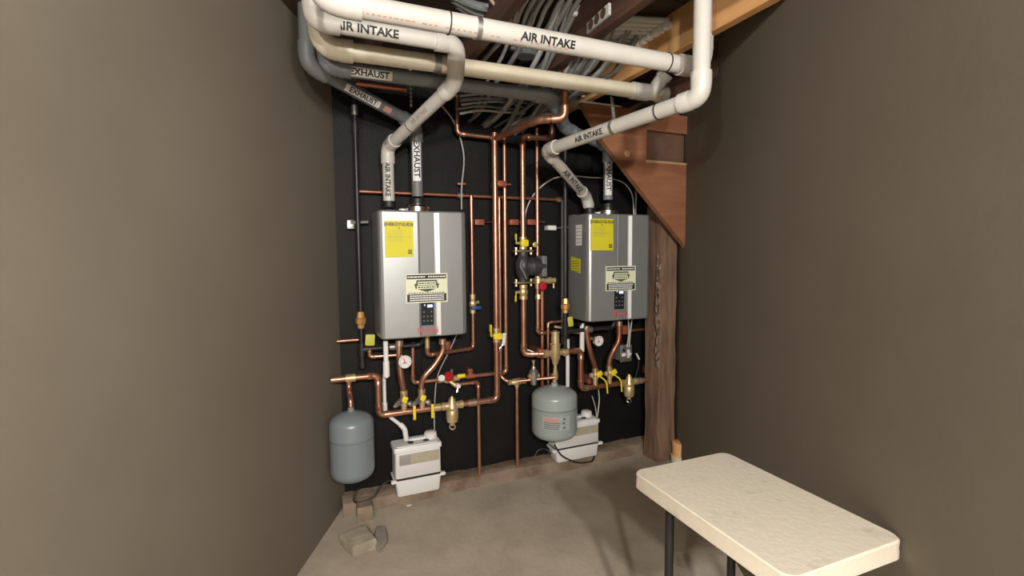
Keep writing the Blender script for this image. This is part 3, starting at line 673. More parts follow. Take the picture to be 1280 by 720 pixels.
# boiler tails, gauges, valves -------------------------------------------------
def tail(label, ps, r=.0165, m='copper'):
    o = thing('boiler_tail', ps[0], label, 'pipe')
    MB().tube(smoothcurve(ps, 6) if len(ps) > 3 else rounded(ps, .07), r, 14).build('pipe', m, o)
    sleeve(o, V(ps[0])-V((0, 0, .012)), UPZ, r*1.3, .03, 'solder'); sleeve(o, V(ps[-1])+V((0, 0, .012)), UPZ, r*1.3, .03, 'solder')
    return o
def gauge(px, py, d, label, r=.036, back=.05):
    c = at(px, py, d); o = thing('pressure_gauge', c, label, 'gauge')
    MB().lathe(c+V((0, .012, 0)), YO, [(0, r*.6), (.002, r), (.018, r), (.02, r*.95), (.016, r*.93)], 28).build('case', 'chrome', o)
    MB().lathe(c+V((0, .004, 0)), YO, [(0, r*.92), (.009, r*.92)], 28).build('dial', 'dial_white', o)
    b = MB()
    for k in range(13):
        a = -.75*PI + 1.5*PI*k/12; q = c+V((math.sin(a)*r*.74, -.006, math.cos(a)*r*.74)); b.box(q, (.0018, .001, r*.16), Matrix.Rotation(a, 3, 'Y'))
    b.build('scale_marks', 'ink', o, smooth=0)
    MB().box(c+V((-.003, -.0068, .006)), (.004, .001, r*.85), Matrix.Rotation(-.25, 3, 'Y')).build('needle', 'red_ink', o, smooth=0)
    MB().box(c+V((-.002, -.0064, -.006)), (r*.5, .001, .005)).build('dial_print', 'ink', o, smooth=0)
    MB().lathe(c+V((0, .01, 0)), -YO, [(0, .01), (back, .01)], 10).build('stem', 'brass', o)
    return o
zb = b1z
tail('copper pipe from the left boiler down to its left manifold valve', [at(499, 426, .17), at(499, 448, .17), at(502, 474, .17), at(504.5, 489, .15), V((at(505, 495, .15).x, -.15, zat(505, 497, .15)))], .0165)
tail('copper pipe bending down from the left boiler to its right manifold valve', [at(553, 424, .17), at(553.5, 438, .17), at(544, 455, .17), at(531, 470, .17), at(527, 480, .155), V((at(527, 492, .15).x, -.15, zat(527, 492, .15)))], .0165)
for px, py, lab, lx in ((505, 498, 'left yellow-marked brass service valve on the left manifold', -1), (527.5, 496, 'right yellow-marked brass service valve on the left manifold', -1)):
    c = V((at(px, py, .15).x, -.15, zat(px, py, .15)))
    o = thing('service_valve', c, lab, 'valve')
    zt_ = c.z+.03; MB().lathe((c.x, -.15, mz), UPZ, [(0, .016), (c.z-mz-.04, .016), (c.z-mz-.04, .021), (c.z-mz-.02, .021), (c.z-mz-.018, .018), (c.z-mz, .024), (c.z-mz+.02, .018), (c.z-mz+.022, .021), (c.z-mz+.045, .021), (c.z-mz+.045, .014)], 12).build('body', 'brass', o, smooth=30)
    MB().lathe(c, V((-.8, -.6, -.35)), [(0, .014), (.03, .014), (.03, .018), (.05, .016), (.075, .011), (.085, .006)], 10).build('hose_port', 'dull_steel', o, smooth=30)
    MB().box(c+V((0, -.024, 0)), (.03, .02, .035), Matrix.Rotation(.5, 3, 'Y'), bev=.005).build('yellow_cap', 'yellow_handle', o)
    MB().lathe(c+V((.0, 0, -.02)), V((.8, -.6, -.2)), [(0, .012), (.035, .012), (.035, .017), (.05, .015)], 10).build('relief_port', 'dull_steel', o, smooth=30)
    q = c+V((.042, -.05, -.035)); MB().tube([c+V((.02, -.02, -.02)), q], .006, 8).build('stem', 'dull_steel', o)
    MB().box(q+V((.004, -.006, -.037)), (.016, .006, .08), bev=.002).build('lever', 'yellow_handle', o)
gauge(506, 452, .24, 'round white pressure gauge below the left boiler', .037, .06)
# left boiler secondary copper
o = copper('copper_pipe', 'thin copper pipe hooking left under the left boiler', [at(462, 437, .15), V((at(462, 446, .15).x, -.15, zat(463, 446, .15))), V((at(499, 441, .15).x, -.165, zat(480, 444.5, .15)))], .0095, R=.025)
gx = vline((591, 589.5), 246, 432, .07); gz = zat(565, 438, .08)
o = copper('copper_pipe', 'copper pipe rising right of the left boiler to the level pipe', [V((at(534, 428, .15).x, -.15, zat(534, 427, .15))), V((at(534, 441, .15).x, -.15, gz)), V((gx[0].x, -.07, gz)), V((gx[0].x, -.07, hz))], .0115, R=.025)
q = V((at(558, 432, .06).x, -.10, gz+.02)); MB().box(q+V((0, .05, .01)), (.034, .08, .05), bev=.004).build('standoff', 'red_clip', o)
MB().tube([V((at(534, 425, .15).x, -.15, zat(534, 418, .15))), V((at(534, 425, .15).x, -.15, zat(534, 436, .15)))], .014, 10).build('union', 'brass', o)
vz_ = zat(592, 380, .07); o = thing('gas_valve', (gx[0].x, -.07, vz_), 'brass valve with a blue lever right of the left boiler', 'valve')
MB().lathe((gx[0].x, -.07, vz_-.055), UPZ, [(0, .012), (0, .018), (.025, .018), (.03, .014), (.045, .022), (.065, .022), (.08, .014), (.085, .018), (.115, .018), (.115, .012)], 8).build('body', 'brass', o, smooth=30)
MB().box((gx[0].x+.012, -.105, vz_-.02), (.06, .012, .022), bev=.004).build('lever', 'blue_plastic', o); MB().tube([V((gx[0].x, -.07, vz_)), V((gx[0].x+.025, -.105, vz_+.015))], .01, 8).build('side_port', 'brass', o)
# fill valve on V2's branch and its relief drop
f = V((at(557, 472, .07).x, -.075, jz)); o = thing('fill_valve', f, 'brass fill valve with a red handle right of the left gauge', 'valve')
MB().lathe(f-XA*.05, XA, [(0, .012), (0, .019), (.03, .019), (.03, .016), (.05, .026), (.08, .026), (.1, .016), (.1, .019), (.13, .019), (.13, .012)], 10).build('body', 'brass', o, smooth=30)
MB().lathe(f+V((.005, -.03, .012)), V((0, -.7, .7)), [(0, .012), (.015, .012), (.015, .03), (.032, .027), (.034, .01)], 14).build('red_handle', 'red_plastic', o)
MB().lathe(f+V((-.03, -.03, .008)), V((-.3, -.7, .5)), [(0, .01), (.02, .02), (.03, .02)], 12).build('white_cap', 'label_white', o)
MB().box(f+V((.085, -.035, .02)), (.05, .014, .022), bev=.004).build('yellow_lever', 'yellow_handle', o)
MB().tube([f+V((.03, 0, .0)), f+V((.035, -.01, .06))], .01, 8).build('bleed_port', 'dull_steel', o)
rz = zat(590, 478, .09); rx = vline((598, 599.5), 482, 580, .05)
rf = V((at(571, 484, .10).x, -.10, rz-.0))
o = copper('relief_pipe', 'copper relief pipe dropping from the fill valve to the ledge', [rf+V((0, 0, 0)), V((at(597, 478, .09).x, -.10, rz)), V((at(598, 530, .09).x, -.10, .07))], .011, R=.02)
MB().tube([f+V((.02, -.02, -.01)), rf+V((0, -.01, -.01))], .013, 10).build('branch', 'brass', o)
MB().lathe(rf+V((0, -.01, 0)), YO, [(0, .014), (.03, .014), (.034, .01)], 10).build('test_cap', 'label_white', o)
MB().tube([rf+V((0, -.03, -.01)), rf+V((-.012, -.035, -.035))], .004, 6).build('test_lever', 'chrome', o)
# right boiler tails
tail('copper pipe from the right boiler down to its left manifold valve', [at(733, 408, .19), at(734, 420, .19), at(738, 440, .19), at(743.5, 458, .175), V((at(744, 464, .17).x, -.17, zat(744, 465, .17)))], .0165, 'dark_copper')
tail('copper pipe bending from the right boiler to its right manifold valve', [at(774, 402, .19), at(773.5, 424, .19), at(767, 438, .19), at(762, 450, .175), V((at(761.5, 461, .17).x, -.17, zat(761, 462, .17)))], .0165, 'dark_copper')
for px, py, lab in ((744, 468, 'left yellow-handled service valve on the right manifold'), (762, 466, 'right yellow-handled service valve on the right manifold')):
    c = V((at(px, py, .17).x, -.17, zat(px, py, .17))); o = thing('service_valve', c, lab, 'valve')
    h_ = c.z-mzr; MB().lathe((c.x, -.17, mzr), UPZ, [(0, .016), (h_-.03, .016), (h_-.03, .021), (h_-.015, .021), (h_, .024), (h_+.015, .018), (h_+.017, .021), (h_+.035, .021), (h_+.035, .014)], 12).build('body', 'brass', o, smooth=30)
    MB().lathe(c, V((-.9, -.4, .05)), [(0, .012), (.03, .012), (.03, .018), (.05, .016), (.055, .006)], 10).build('hose_port', 'brass', o, smooth=30)
    MB().box(c+V((.012, -.03, .008)), (.045, .018, .032), Matrix.Rotation(-.5, 3, 'Y'), bev=.005).build('yellow_cap', 'yellow_handle', o)
    MB().tube(rounded([c+V((.02, -.03, -.01)), c+V((.055, -.05, -.04)), c+V((.06, -.055, -.12))], .03), .005, 8).build('lever', 'yellow_handle', o)
gauge(748, 426, .27, 'round white pressure gauge below the right boiler', .034, .08)
copper('copper_pipe', 'short copper pipe running level under the right boiler', [at(709, 414, .15), V((at(733, 414, .15).x, -.17, zat(720, 418, .15)-.0)), at(734, 408, .19)], .0095)
copper('copper_pipe', 'dark copper pipe running level behind the right boiler to the post', [V((at(770, 412, .07).x, -.07, zat(790, 413, .07))), V((at(814, 412, .07).x, -.07, zat(790, 413, .07)))], .011, 'dark_copper')
q = at(780, 412, .07); o = thing('pipe_bracket', q, 'copper-coloured bracket under the right boiler', 'bracket'); MB().box(q+V((0, .02, 0)), (.055, .09, .06), bev=.004).build('plate', 'red_clip', o)
# pipe clips between the risers, strut brackets
q = at(625.5, 230, .1); o = thing('pipe_bracket', q, 'orange-red bracket between the two tall risers', 'bracket'); MB().box(q+V((0, .03, 0)), (.06, .12, .034), bev=.004).build('plate', 'red_clip', o); MB().box(q+V((.05, .0, 0)), (.04, .01, .008)).build('bolt', 'red_clip', o)
for i, (px, pl) in enumerate(((598, 'orange copper bracket bolted to the wall left of the risers'), (641, 'orange copper bracket bolted to the wall between the riser pairs'), (663, 'orange copper bracket bolted to the wall behind the pump riser'))):
    q = at(px, 278, .03); o = thing('pipe_bracket', q, pl, 'bracket', 'copper wall brackets behind the risers'); MB().box(q, (.06, .058, .036), bev=.004).build('plate', 'red_clip', o)
    MB().tube([q+V((.03, -.015, 0)), q+V((.095, -.02, .006))], .006, 8).build('rod', 'chrome', o)
q = at(688, 285, .03); o = thing('pipe_bracket', q, 'pale grey bracket left of the right-hand gas pipe', 'bracket'); MB().box(q, (.06, .058, .03), bev=.004).build('plate', 'label_white', o); MB().tube([q+V((.03, -.02, 0)), q+V((.12, -.03, .006))], .006, 8).build('rod', 'chrome', o)
q = at(445, 281, .03); o = thing('pipe_bracket', q, 'steel bracket holding the gas pipe at the far left', 'bracket'); MB().box(q+V((-.03, 0, 0)), (.04, .058, .05), bev=.004).build('plate', 'dull_steel', o); MB().tube([q+V((-.03, -.03, .01)), q+V((.06, -.05, .014))], .009, 8).build('rod', 'dull_steel', o)
# ================================================================== BLACK GAS PIPES
def union(root, p):
    u = MB().lathe(p-UPZ*.045, UPZ, [(0, .013), (0, .019), (.02, .02), (.026, .027), (.052, .03), (.058, .022), (.075, .02), (.09, .017), (.09, .013)], 8).build('union', 'union_brass', root, smooth=30); u['label'] = 'orange brass gas union'
gp = vline((443.5, 452), 125, 448, .10); gX = gp[0].x; gzz = zat(475, 435, .10)
o = thing('gas_pipe', (gX, -.10, gzz), 'black iron gas pipe at the far left feeding the left boiler', 'pipe')
MB().tube([V((gX, -.10, 2.32)), V((gX, -.10, zat(452, 452, .10)))], .0125, 14).build('pipe', 'black_iron', o)
run(o, [V((gX, -.10, gzz)), V((at(529, 431, .15).x, -.10, gzz)), V((at(531, 430, .15).x, -.13, zat(531, 422, .15)))], .0125, 'black_iron', R=.03)
tee(o, V((gX, -.10, gzz)), UPZ, XA, .019, 'black_iron', .07)
sleeve(o, V((gX, -.10, zat(452, 456, .10))), UPZ, .019, .035, 'black_iron', 'drip_cap')
union(o, V((gX, -.10, zat(449, 400, .10))))
sleeve(o, V((at(492, 434, .1).x, -.10, gzz)), XA, .021, .05, 'dull_steel', 'union')
sleeve(o, V((gX, -.10, zat(443, 138, .10))), UPZ, .017, .05, 'dull_steel', 'coupling')
sleeve(o, V((gX, -.10, zat(445, 160, .10))), UPZ, .017, .05, 'black_iron', 'coupling')
q = at(462.5, 425, .13); o = thing('yellow_tag', q, 'yellow gas tag above the left black gas pipe', 'tag'); MB().box(q, (.05, .006, .062), Matrix.Rotation(.08, 3, 'Y'), bev=.006).build('card', 'yellow_tag', o)
q = at(443, 425, .08); copper('copper_pipe', 'short copper stub at the far left behind the gas pipe', [V((XL-.02, -.08, q.z)), V((at(448, 425, .08).x, -.08, q.z))], .010)
gp = vline((707, 706), 185, 432, .19); gX2 = gp[0].x; gz2 = zat(735, 412, .19)
o = thing('gas_pipe', (gX2, -.19, gz2), 'black iron gas pipe left of the right boiler', 'pipe')
MB().tube([V((gX2, -.19, 2.28)), V((gX2, -.19, zat(706, 436, .19)))], .0125, 14).build('pipe', 'black_iron', o)
run(o, [V((gX2, -.19, gz2)), V((at(766, 409, .19).x, -.19, gz2)), V((at(768, 409, .19).x, -.20, zat(767, 398, .19)))], .0125, 'black_iron', R=.03)
tee(o, V((gX2, -.19, gz2)), UPZ, XA, .019, 'black_iron', .07)
union(o, V((gX2, -.19, zat(707, 382, .19))))
sleeve(o, V((at(735, 411, .19).x, -.19, gz2)), XA, .021, .05, 'dull_steel', 'union')
cp_ = vline((703, 702.5), 250, 430, .04)
o = thing('conduit_pipe', cp_[1], 'thin dark conduit behind the right-hand gas pipe', 'pipe'); MB().tube([V((cp_[0].x, -.04, cp_[0].z)), V((cp_[0].x, -.04, cp_[1].z))], .009, 10).build('pipe', 'box_grey', o)
q = at(713, 402, .21); o = thing('yellow_tag', q, 'yellow gas tag beside the right-hand black gas pipe', 'tag'); MB().box(q, (.035, .006, .062), Matrix.Rotation(-.1, 3, 'Y'), bev=.006).build('card', 'yellow_tag', o)
# ================================================================== CONDENSATE DRAINS AND PUMPS
cw = thing('condensate_pipe', at(482, 430, .17), 'white condensate pipe from the left boiler to the pump below', 'pipe')
a = at(482, 426, .17); c = at(483, 468, .17)
MB().tube([V((a.x, -.17, a.z)), V((a.x, -.17, c.z)), V((a.x, -.17, c.z-.012)), V((a.x, -.17, c.z-.02))], .0135, 14, rs=[.0135, .0135, .017, .008]).build('trap', 'white_plastic', cw)
MB().tube([V((a.x, -.17, zat(482, 452, .17))), V((a.x, -.17, zat(483, 470, .17)))], .018, 14).build('trap_cup', 'white_plastic', cw)
x_ = at(480.5, 490, .10).x
MB().tube(rounded([V((a.x, -.15, c.z+.02)), V((x_, -.10, c.z-.02)), V((x_, -.10, zat(480, 512, .10))), at(486, 520, .10), at(503, 533, .12), at(508, 541, .13), at(508, 550, .13)], .03), .0105, 12).build('hose', 'white_plastic', cw)
sleeve(cw, V((x_, -.10, zat(480, 509, .10))), UPZ, .015, .05, 'white_plastic', 'coupling')
q = at(507, 537, .13); MB().tube(rounded([at(500, 530, .12), at(506, 536, .13), at(508, 550, .13)], .02), .015, 12).build('elbow', 'white_plastic', cw)
cw = thing('condensate_pipe', at(709, 430, .1), 'white condensate pipe running down behind the grey tank', 'pipe')
a, c = vline((709.5, 709.5), 428, 492, .10); MB().tube([V((a.x, -.10, zat(709, 424, .10))), V((a.x, -.10, .36))], .013, 12).build('pipe', 'white_plastic', cw)
cw = thing('condensate_trap', at(727, 410, .16), 'white condensate trap under the right boiler', 'trap')
a = at(727.5, 404, .17); MB().tube([V((a.x, -.17, a.z)), V((a.x, -.17, zat(728, 438, .17))), V((a.x, -.17, zat(728, 441, .17)))], .015, 12, rs=[.014, .017, .008]).build('trap_body', 'white_plastic', cw)
MB().lathe((a.x-.03, -.17, a.z-.005), XA, [(0, .012), (.06, .012)], 10).build('clip', 'rubber', cw)
def condensate_pump(xa, xb, zb_, ztop, dn, df, label):
    cx, wd, ht, dep = (xa+xb)/2, xb-xa, ztop-zb_, df-dn; cy = -(dn+df)/2
    o = thing('condensate_pump', (cx, cy, zb_), label, 'pump')
    def rr(z, kx, ky, cr=.012):
        hx, hy = wd/2*kx, dep/2*ky; pts = []
        for sx_, sy_, a0 in ((1, 1, 0), (-1, 1, PI/2), (-1, -1, PI), (1, -1, 1.5*PI)):
            for k in range(4):
                a = a0 + PI/2*k/3; pts.append(V((cx+sx_*(hx-cr)+math.cos(a)*cr, cy+sy_*(hy-cr)+math.sin(a)*cr, zb_+z)))
        return pts
    MB().ring_loft([rr(0, .86, .86), rr(.004, .88, .88), rr(ht*.27, .93, .93), rr(ht*.275, 1.0, 1.0), rr(ht*.31, 1.0, 1.0)]).build('reservoir', 'white_plastic', o)
    MB().ring_loft([rr(ht*.31, .925, .93), rr(ht*.345, .925, .93)]).build('gap_band', 'rubber', o)  # black band filling the gap between reservoir and housing
    for s in (-1, 1): MB().box((cx+s*wd*.505, cy-dep*.42, zb_+ht*.30), (.03, .024, .018), bev=.004).build('latch_tab', 'white_plastic', o)
    MB().ring_loft([rr(ht*.345, .92, .92), rr(ht*.35, .935, .935), rr(ht*.83, .93, .93), rr(ht*.84, .985, 1.0), rr(ht*.91, .985, 1.0), rr(ht*.925, .95, .96)]).build('housing', 'white_plastic', o)
    zc_ = zb_+ht*.69; yf = cy-dep*.465
    W_ = MB().box((cx+wd*.02, yf, zc_), (wd*.82, .006, ht*.2), bev=.002).build('window', 'grey_window', o)
    MB().box((cx+wd*.13, yf-.0036, zc_), (wd*.6, .004, ht*.185)).build('label_plate', 'tan_window', W_, smooth=0)
    MB().ring_loft([rr(ht*.925, .86, .84), rr(ht*.94, .84, .8)]).build('lid', 'white_plastic', o)
    for s in (-.12, .2): MB().lathe((cx+s*wd, cy-dep*.12, zb_+ht*.938), UPZ, [(0, .017), (.0035, .017)], 14).build('inlet_hole', 'ink', o)
    MB().lathe((cx+wd*.33, cy+dep*.18, zb_+ht*.93), UPZ, [(0, .04), (.03, .036), (.038, .026)], 18).build('motor_cap', 'white_plastic', o)
    MB().box((cx+wd*.05, cy+dep*.22, zb_+ht*.95), (wd*.4, dep*.3, ht*.05), bev=.004).build('lid_ridge', 'white_plastic', o)
    return o
pf = .19
x0p, x1p = at(492.5, 580, pf).x, at(553.5, 580, pf).x; zb0 = LH; zt0 = zat(525, 556, pf)
condensate_pump(x0p, x1p, zb0-.002, zat(525, 552, .19), .05, .19, 'white condensate pump on the ledge below the left boiler')
x0p, x1p = at(694, 550, .16).x, at(751, 550, .16).x
condensate_pump(x0p, x1p, LH-.002, zat(725, 524, .16), .03, .16, 'white condensate pump behind the grey tank')
# cords and wires
def cord(name, label, pts, r, m='rubber', cat='cord', n=6, group=None):
    P = smoothcurve(pts, n); o = MB().tube(P, r, 8).build(name, m, root=P[0]); return tag(o, label, cat, group)
def W(p, zz=None): return p
cord('power_cord', 'black power cord looping over the stones at the far left', [at(487, 600, .14), at(478, 606, .15), at(466, 622, .16), at(444, 628, .17), at(446, 612, .15), at(455, 602, .10), at(462, 590, .06)], .005)
cord('power_cord', 'black power cord looping under the right condensate pump', [at(693, 556, .17), at(703, 570, .18), at(722, 578, .185), at(738, 577, .18), at(742, 574, .17), at(743, 570, .12)], .005)
cord('power_cord', 'black cord lying on the ledge left of the right condensate pump', [at(668, 570, .03), at(674, 562, .03), at(683, 562, .04), at(688, 567, .06), at(692, 563, .08)], .006)
cord('control_wire', 'white wire hanging down right of the left intake elbow', [at(553, 133, .3), at(566, 150, .12), at(576, 175, .05), at(580, 200, .04), at(577, 235, .07), at(577, 262, .07)], .005, 'cable_grey')
q = at(577, 230, .06); tag(MB().box(q, (.05, .016, .014), bev=.003).build('wire_clip', 'red_clip', root=q), 'small pink-red clip holding the hanging white wire', 'clip')
cord('control_wire', 'white wire arching across above the right boiler', [at(655, 290, .04), at(658, 262, .04), at(670, 240, .04), at(690, 224, .04), at(712, 220, .04), at(740, 222, .04), at(762, 223, .04), at(780, 229, .04), at(790, 243, .04), at(792, 262, .06), at(792, 285, .04)], .0045, 'cable_white')
cord('control_wire', 'thin dark wire hanging behind the right exhaust pipe', [at(794, 225, .03), at(795, 245, .03), at(794, 275, .03)], .006, 'cable_grey')
cord('control_wire', 'grey wire running diagonally below the left boiler', [at(571, 418, .09), at(563, 436, .08), at(550, 462, .06), at(545, 480, .05), at(543, 515, .05), at(543, 545, .07), at(542, 552, .1)], .004, 'cable_grey')
cord('control_wire', 'left of two white wires dropping to the grey switch box', [at(785.5, 398, .12), at(786, 415, .12), at(784, 434, .11)], .004, 'cable_white')
cord('control_wire', 'right of two white wires dropping to the grey switch box', [at(790, 398, .12), at(788, 415, .12), at(786.5, 434, .11)], .004, 'cable_white')
cord('control_wire', 'black cord dropping right of the grey switch box', [at(790, 440, .1), at(797, 444, .1), at(798, 456, .1), at(794, 472, .1)], .006, 'rubber')
cord('control_wire', 'white wire stub beside the grey switch box', [at(795.5, 442, .12), at(799, 449, .12)], .007, 'cable_white')
cord('control_wire', 'longer of two white wires rising from the right condensate pump', [at(748, 486, .05), at(749, 500, .05), at(747, 518, .07), at(745, 527, .09)], .004, 'cable_white')
cord('control_wire', 'shorter of two white wires rising from the right condensate pump', [at(740, 495, .05), at(744, 508, .06), at(746, 524, .09)], .0035, 'cable_grey')
q = at(782, 441.5, .10); o = thing('switch_box', q, 'grey electrical switch box below the right boiler', 'box')
MB().box(q+V((0, .05, 0)), (.085, .1, .105), bev=.006).build('back_box', 'box_grey', o)
MB().box(q+V((0, -.003, 0)), (.098, .008, .118), bev=.003).build('cover_plate', 'dull_steel', o)
MB().box(q+V((.016, -.012, -.002)), (.012, .016, .06), bev=.002).build('toggle', 'label_white', o); MB().box(q+V((-.022, -.009, -.008)), (.028, .006, .022), bev=.002).build('outlet', 'label_white', o); MB().box(q+V((.035, -.009, -.006)), (.014, .006, .014), bev=.002).build('indicator', 'label_white', o)
MB().lathe(q+V((-.02, -.006, .024)), YO, [(0, .012), (.004, .012)], 12).build('cover_hole', 'ink', o)
# ================================================================== CEILING CABLES AND HANGERS
rnd = random.Random(21)
def cable(pts, r, m, label, group): 
    P = smoothcurve(pts, 6); o = MB().tube(P, r, 8).build('cable', m, root=P[0]); return tag(o, label, 'cable', group)
# bundle dropping behind the wall head
for i in range(24):
    f_ = i/23; px = 590 + 96*f_ + rnd.uniform(-5, 5); py = 158 + 14*math.sin(f_*PI*.9) + rnd.uniform(-8, 4) - 10*f_
    a = at(px, py, .0); z0 = a.z + rnd.uniform(0, .05)
    dx = rnd.uniform(-.10, .12); sag = rnd.uniform(-.02, .02)
    cable([V((a.x, .02, z0)), V((a.x+dx*.3, -.2, z0+.02+sag)), V((min(a.x+dx*.7, jo-.03), -.42, z0+.06+rnd.uniform(-.01, .03))), V((min(a.x+dx*.8, jo-.05), -.70, min(z0+.14, 2.36))), V((min(a.x+dx, jo-.07), -.95, 2.50))], rnd.uniform(.008, .0125), rnd.choice(['cable_grey', 'cable_dark', 'cable_dark']), 'grey armoured cable in the drooping bundle above the copper risers', 'grey cables in the bundle above the risers')
cable([at(633, 158, .05), at(655, 149, .15), at(680, 143, .3), at(697, 143, .4)], .010, 'cable_white', 'pale cable curving along the underside of the grey bundle', None)
for i in range(5):
    py = 116+i*5.5; cable([at(574+rnd.uniform(-3, 3), py+4, .35), at(600, py+rnd.uniform(0, 3), .33), at(630, py+rnd.uniform(-1, 4), .3), at(656, py+rnd.uniform(0, 8), .25)], rnd.uniform(.005, .009), 'cable_dark' if i % 2 else 'cable_grey', ORD[i]+' from the top of the thin cables running level behind the grey bundle', 'level cables behind the bundle')
# curved loops above the upper intake pipe
for i in range(7):
    o0 = i*10 + rnd.uniform(-2, 2)
    cable([onz(640+o0*.75, 60-i*1, 2.44), onz(646+o0, 30, 2.45), onz(653+o0*1.05, 10, 2.455), onz(672+o0*1.1, -22, 2.46)], .010, rnd.choice(['cable_grey', 'cable_grey', 'cable_dark']), ORD[i]+' from the left of the thick grey cables curving up between the dark joists', 'grey cables curving between the joists')
for i in range(3): cable([onz(560+i*6, -8+i*7, 2.42), onz(600, 8+i*8, 2.42), onz(640, 12+i*7, 2.42)], .016, 'grey_conduit', ORD[i]+' from the back of the grey conduits crossing above the left boiler', 'grey conduits above the left boiler')
cable([onz(610, -5, 2.40), onz(625, 15, 2.40), onz(645, 40, 2.41)], .006, 'cream_pvc', 'thin cream cable crossing the grey conduits', None)
# cables running across to the orange joist, each ending in a clip on it
yj = []
for i in range(8):
    t = i/7; e = onz(769+53*t, 55-33*t, 2.47); e = V((jo-.006, e.y, 2.468))
    s = onz(700+40*t-8*math.sin(t*3), 62-46*t+4, 2.47)
    cable([V((jo-.42-.02, s.y+.02, 2.475)), V(((jo-.42+e.x)/2, (s.y+e.y)/2, 2.465)), e], .0125, 'cable_grey' if i < 3 else 'pale_cable', ORD[i]+' from the wall of the cables running to the orange joist', 'cables clipped to the orange joist')
    tag(MB().box(e+V((-.010, 0, -.022)), (.034, .034, .036), bev=.008).build('cable_clip', 'clip_white', root=e), ORD[i]+' white clip from the wall in the row above the upper intake pipe', 'clip', 'white clips along the orange joist')
for i in range(6):
    e = V((jo-.006, at(719+31*i/5, 146-13*i/5, .2).y, 2.468)); yy = -.12-.09*i
    tag(MB().box(V((jo-.012, yy, 2.36)), (.024, .03, .03), bev=.005).build('cable_clip', 'clip_white', root=V((jo-.012, yy, 2.36))), ORD[i]+' white clip from the wall in the row below the drain pipe', 'clip', 'white clips near the wall end of the joist')
    cable([V((jo-.42, yy+.03, 2.35)), V((jo-.2, yy+.01, 2.335)), V((jo-.01, yy, 2.36))], .012, 'grey_conduit', ORD[i]+' from the wall of the blue-grey cables below the drain pipe', 'blue-grey cables near the wall')
# perforated bracket
q = onz(748, 24, 2.29); o = thing('cable_bracket', q, 'white cable bracket with three dark round holes above the upper intake pipe', 'bracket')
d_ = (onz(760, 14, 2.29)-onz(736, 36, 2.29)); dn_ = d_.normalized(); R3 = Matrix((dn_, UPZ.cross(dn_).normalized(), UPZ)).transposed()
MB().box(q, (d_.length*1.15, .012, .042), R3, bev=.003).build('plate', 'cable_grey', o)
for k in (-.32, 0, .32):
    c_ = q + dn_*d_.length*k; nn = UPZ.cross(dn_).normalized(); nn = nn if nn.dot(CAM-c_) > 0 else -nn
    MB().lathe(c_+nn*.005, nn, [(0, .018), (.003, .018)], 14).build('hole', 'old_wood', o)
q = onz(658, 72, 2.36); o = thing('junction_box', q, 'grey metal junction box behind the upper intake pipe', 'box')
MB().lathe(q+V((0, 0, .06)), -UPZ, [(0, .055), (.05, .055), (.052, .05)], 8).build('body', 'box_grey', o, smooth=0); MB().lathe(q+V((0, 0, .008)), -UPZ, [(0, .05), (.004, .05)], 8).build('cover', 'grey_cpvc', o, smooth=0)
for k in (-1, 1): MB().lathe(q+V((k*.055, .0, .035)), XA*k, [(0, .014), (.03, .014), (.03, .011)], 8).build('connector', 'dull_steel', o)
for px, lab in ((612, 'left of two grey cables slanting between the drain and the upper intake pipe'), (596, 'right of two grey cables slanting between the drain and the upper intake pipe')):
    pass
for k, (a_, c_) in enumerate((((583, 72), (598, 56)), ((602, 78), (616, 62)))):
    cable([onz(a_[0]-6, a_[1]+6, 2.38), onz(*a_, 2.38), onz(*c_, 2.38), onz(c_[0]+8, c_[1]-8, 2.39)], .011, 'cable_grey', ['left', 'right'][k]+' of two grey cables slanting between the drain and intake pipes', None)
# hangers for the vents
def hanger(px, py, d, label, L=.3):
    c = at(px, py, d); o = thing('pipe_hanger', c, label, 'hanger')
    for k in range(int(L/.02)):
        q = c+V((0, 0, .01+k*.02)); MB().box(q, (.012, .002, .012)).build('strap_link', 'dull_steel', o, smooth=0)
    MB().box(c+V((0, .001, L/2)), (.005, .0015, L)).build('strap', 'dull_steel', o, smooth=0)
def hanger2(c0, c1, label):
    o = thing('pipe_hanger', c0, label, 'hanger'); d = c1-c0; k = 0
    R3 = UPZ.rotation_difference(d.normalized()).to_matrix()
    while k*.02 < d.length:
        MB().box(c0+d.normalized()*k*.02, (.018, .004, .013), R3).build('strap_link', 'dull_steel', o, smooth=0); k += 1
    MB().box(c0+d*.5, (.007, .002, d.length), R3).build('strap', 'dull_steel', o, smooth=0)
hanger(514, 134, .30, 'perforated steel hanger strap above the left exhaust pipe', .25)
hanger2(at(768, 155, .97), at(764.5, 121, .69), 'perforated steel hanger strap holding the right intake pipe')
c_ = at(494, 115, .4); copper('copper_pipe', 'short bright copper pipe near the ceiling above the left exhaust pipe', [at(445, 104, .4), V((at(508, 115, .4).x, -.4, at(445, 104, .4).z))], .0125, 'dark_copper')
# tan board near right drain
q0 = at(700, 122, .5); q1 = at(800, 140, .5)
tag(MB().box(((q0.x+q1.x)/2, -.30, 2.30), (q1.x-q0.x, .06, .035), bev=.003).build('cross_batten', 'tan_board', root=V(((q0.x+q1.x)/2, -.30, 2.30))), 'pale tan batten behind the right end of the drain pipe', 'batten')
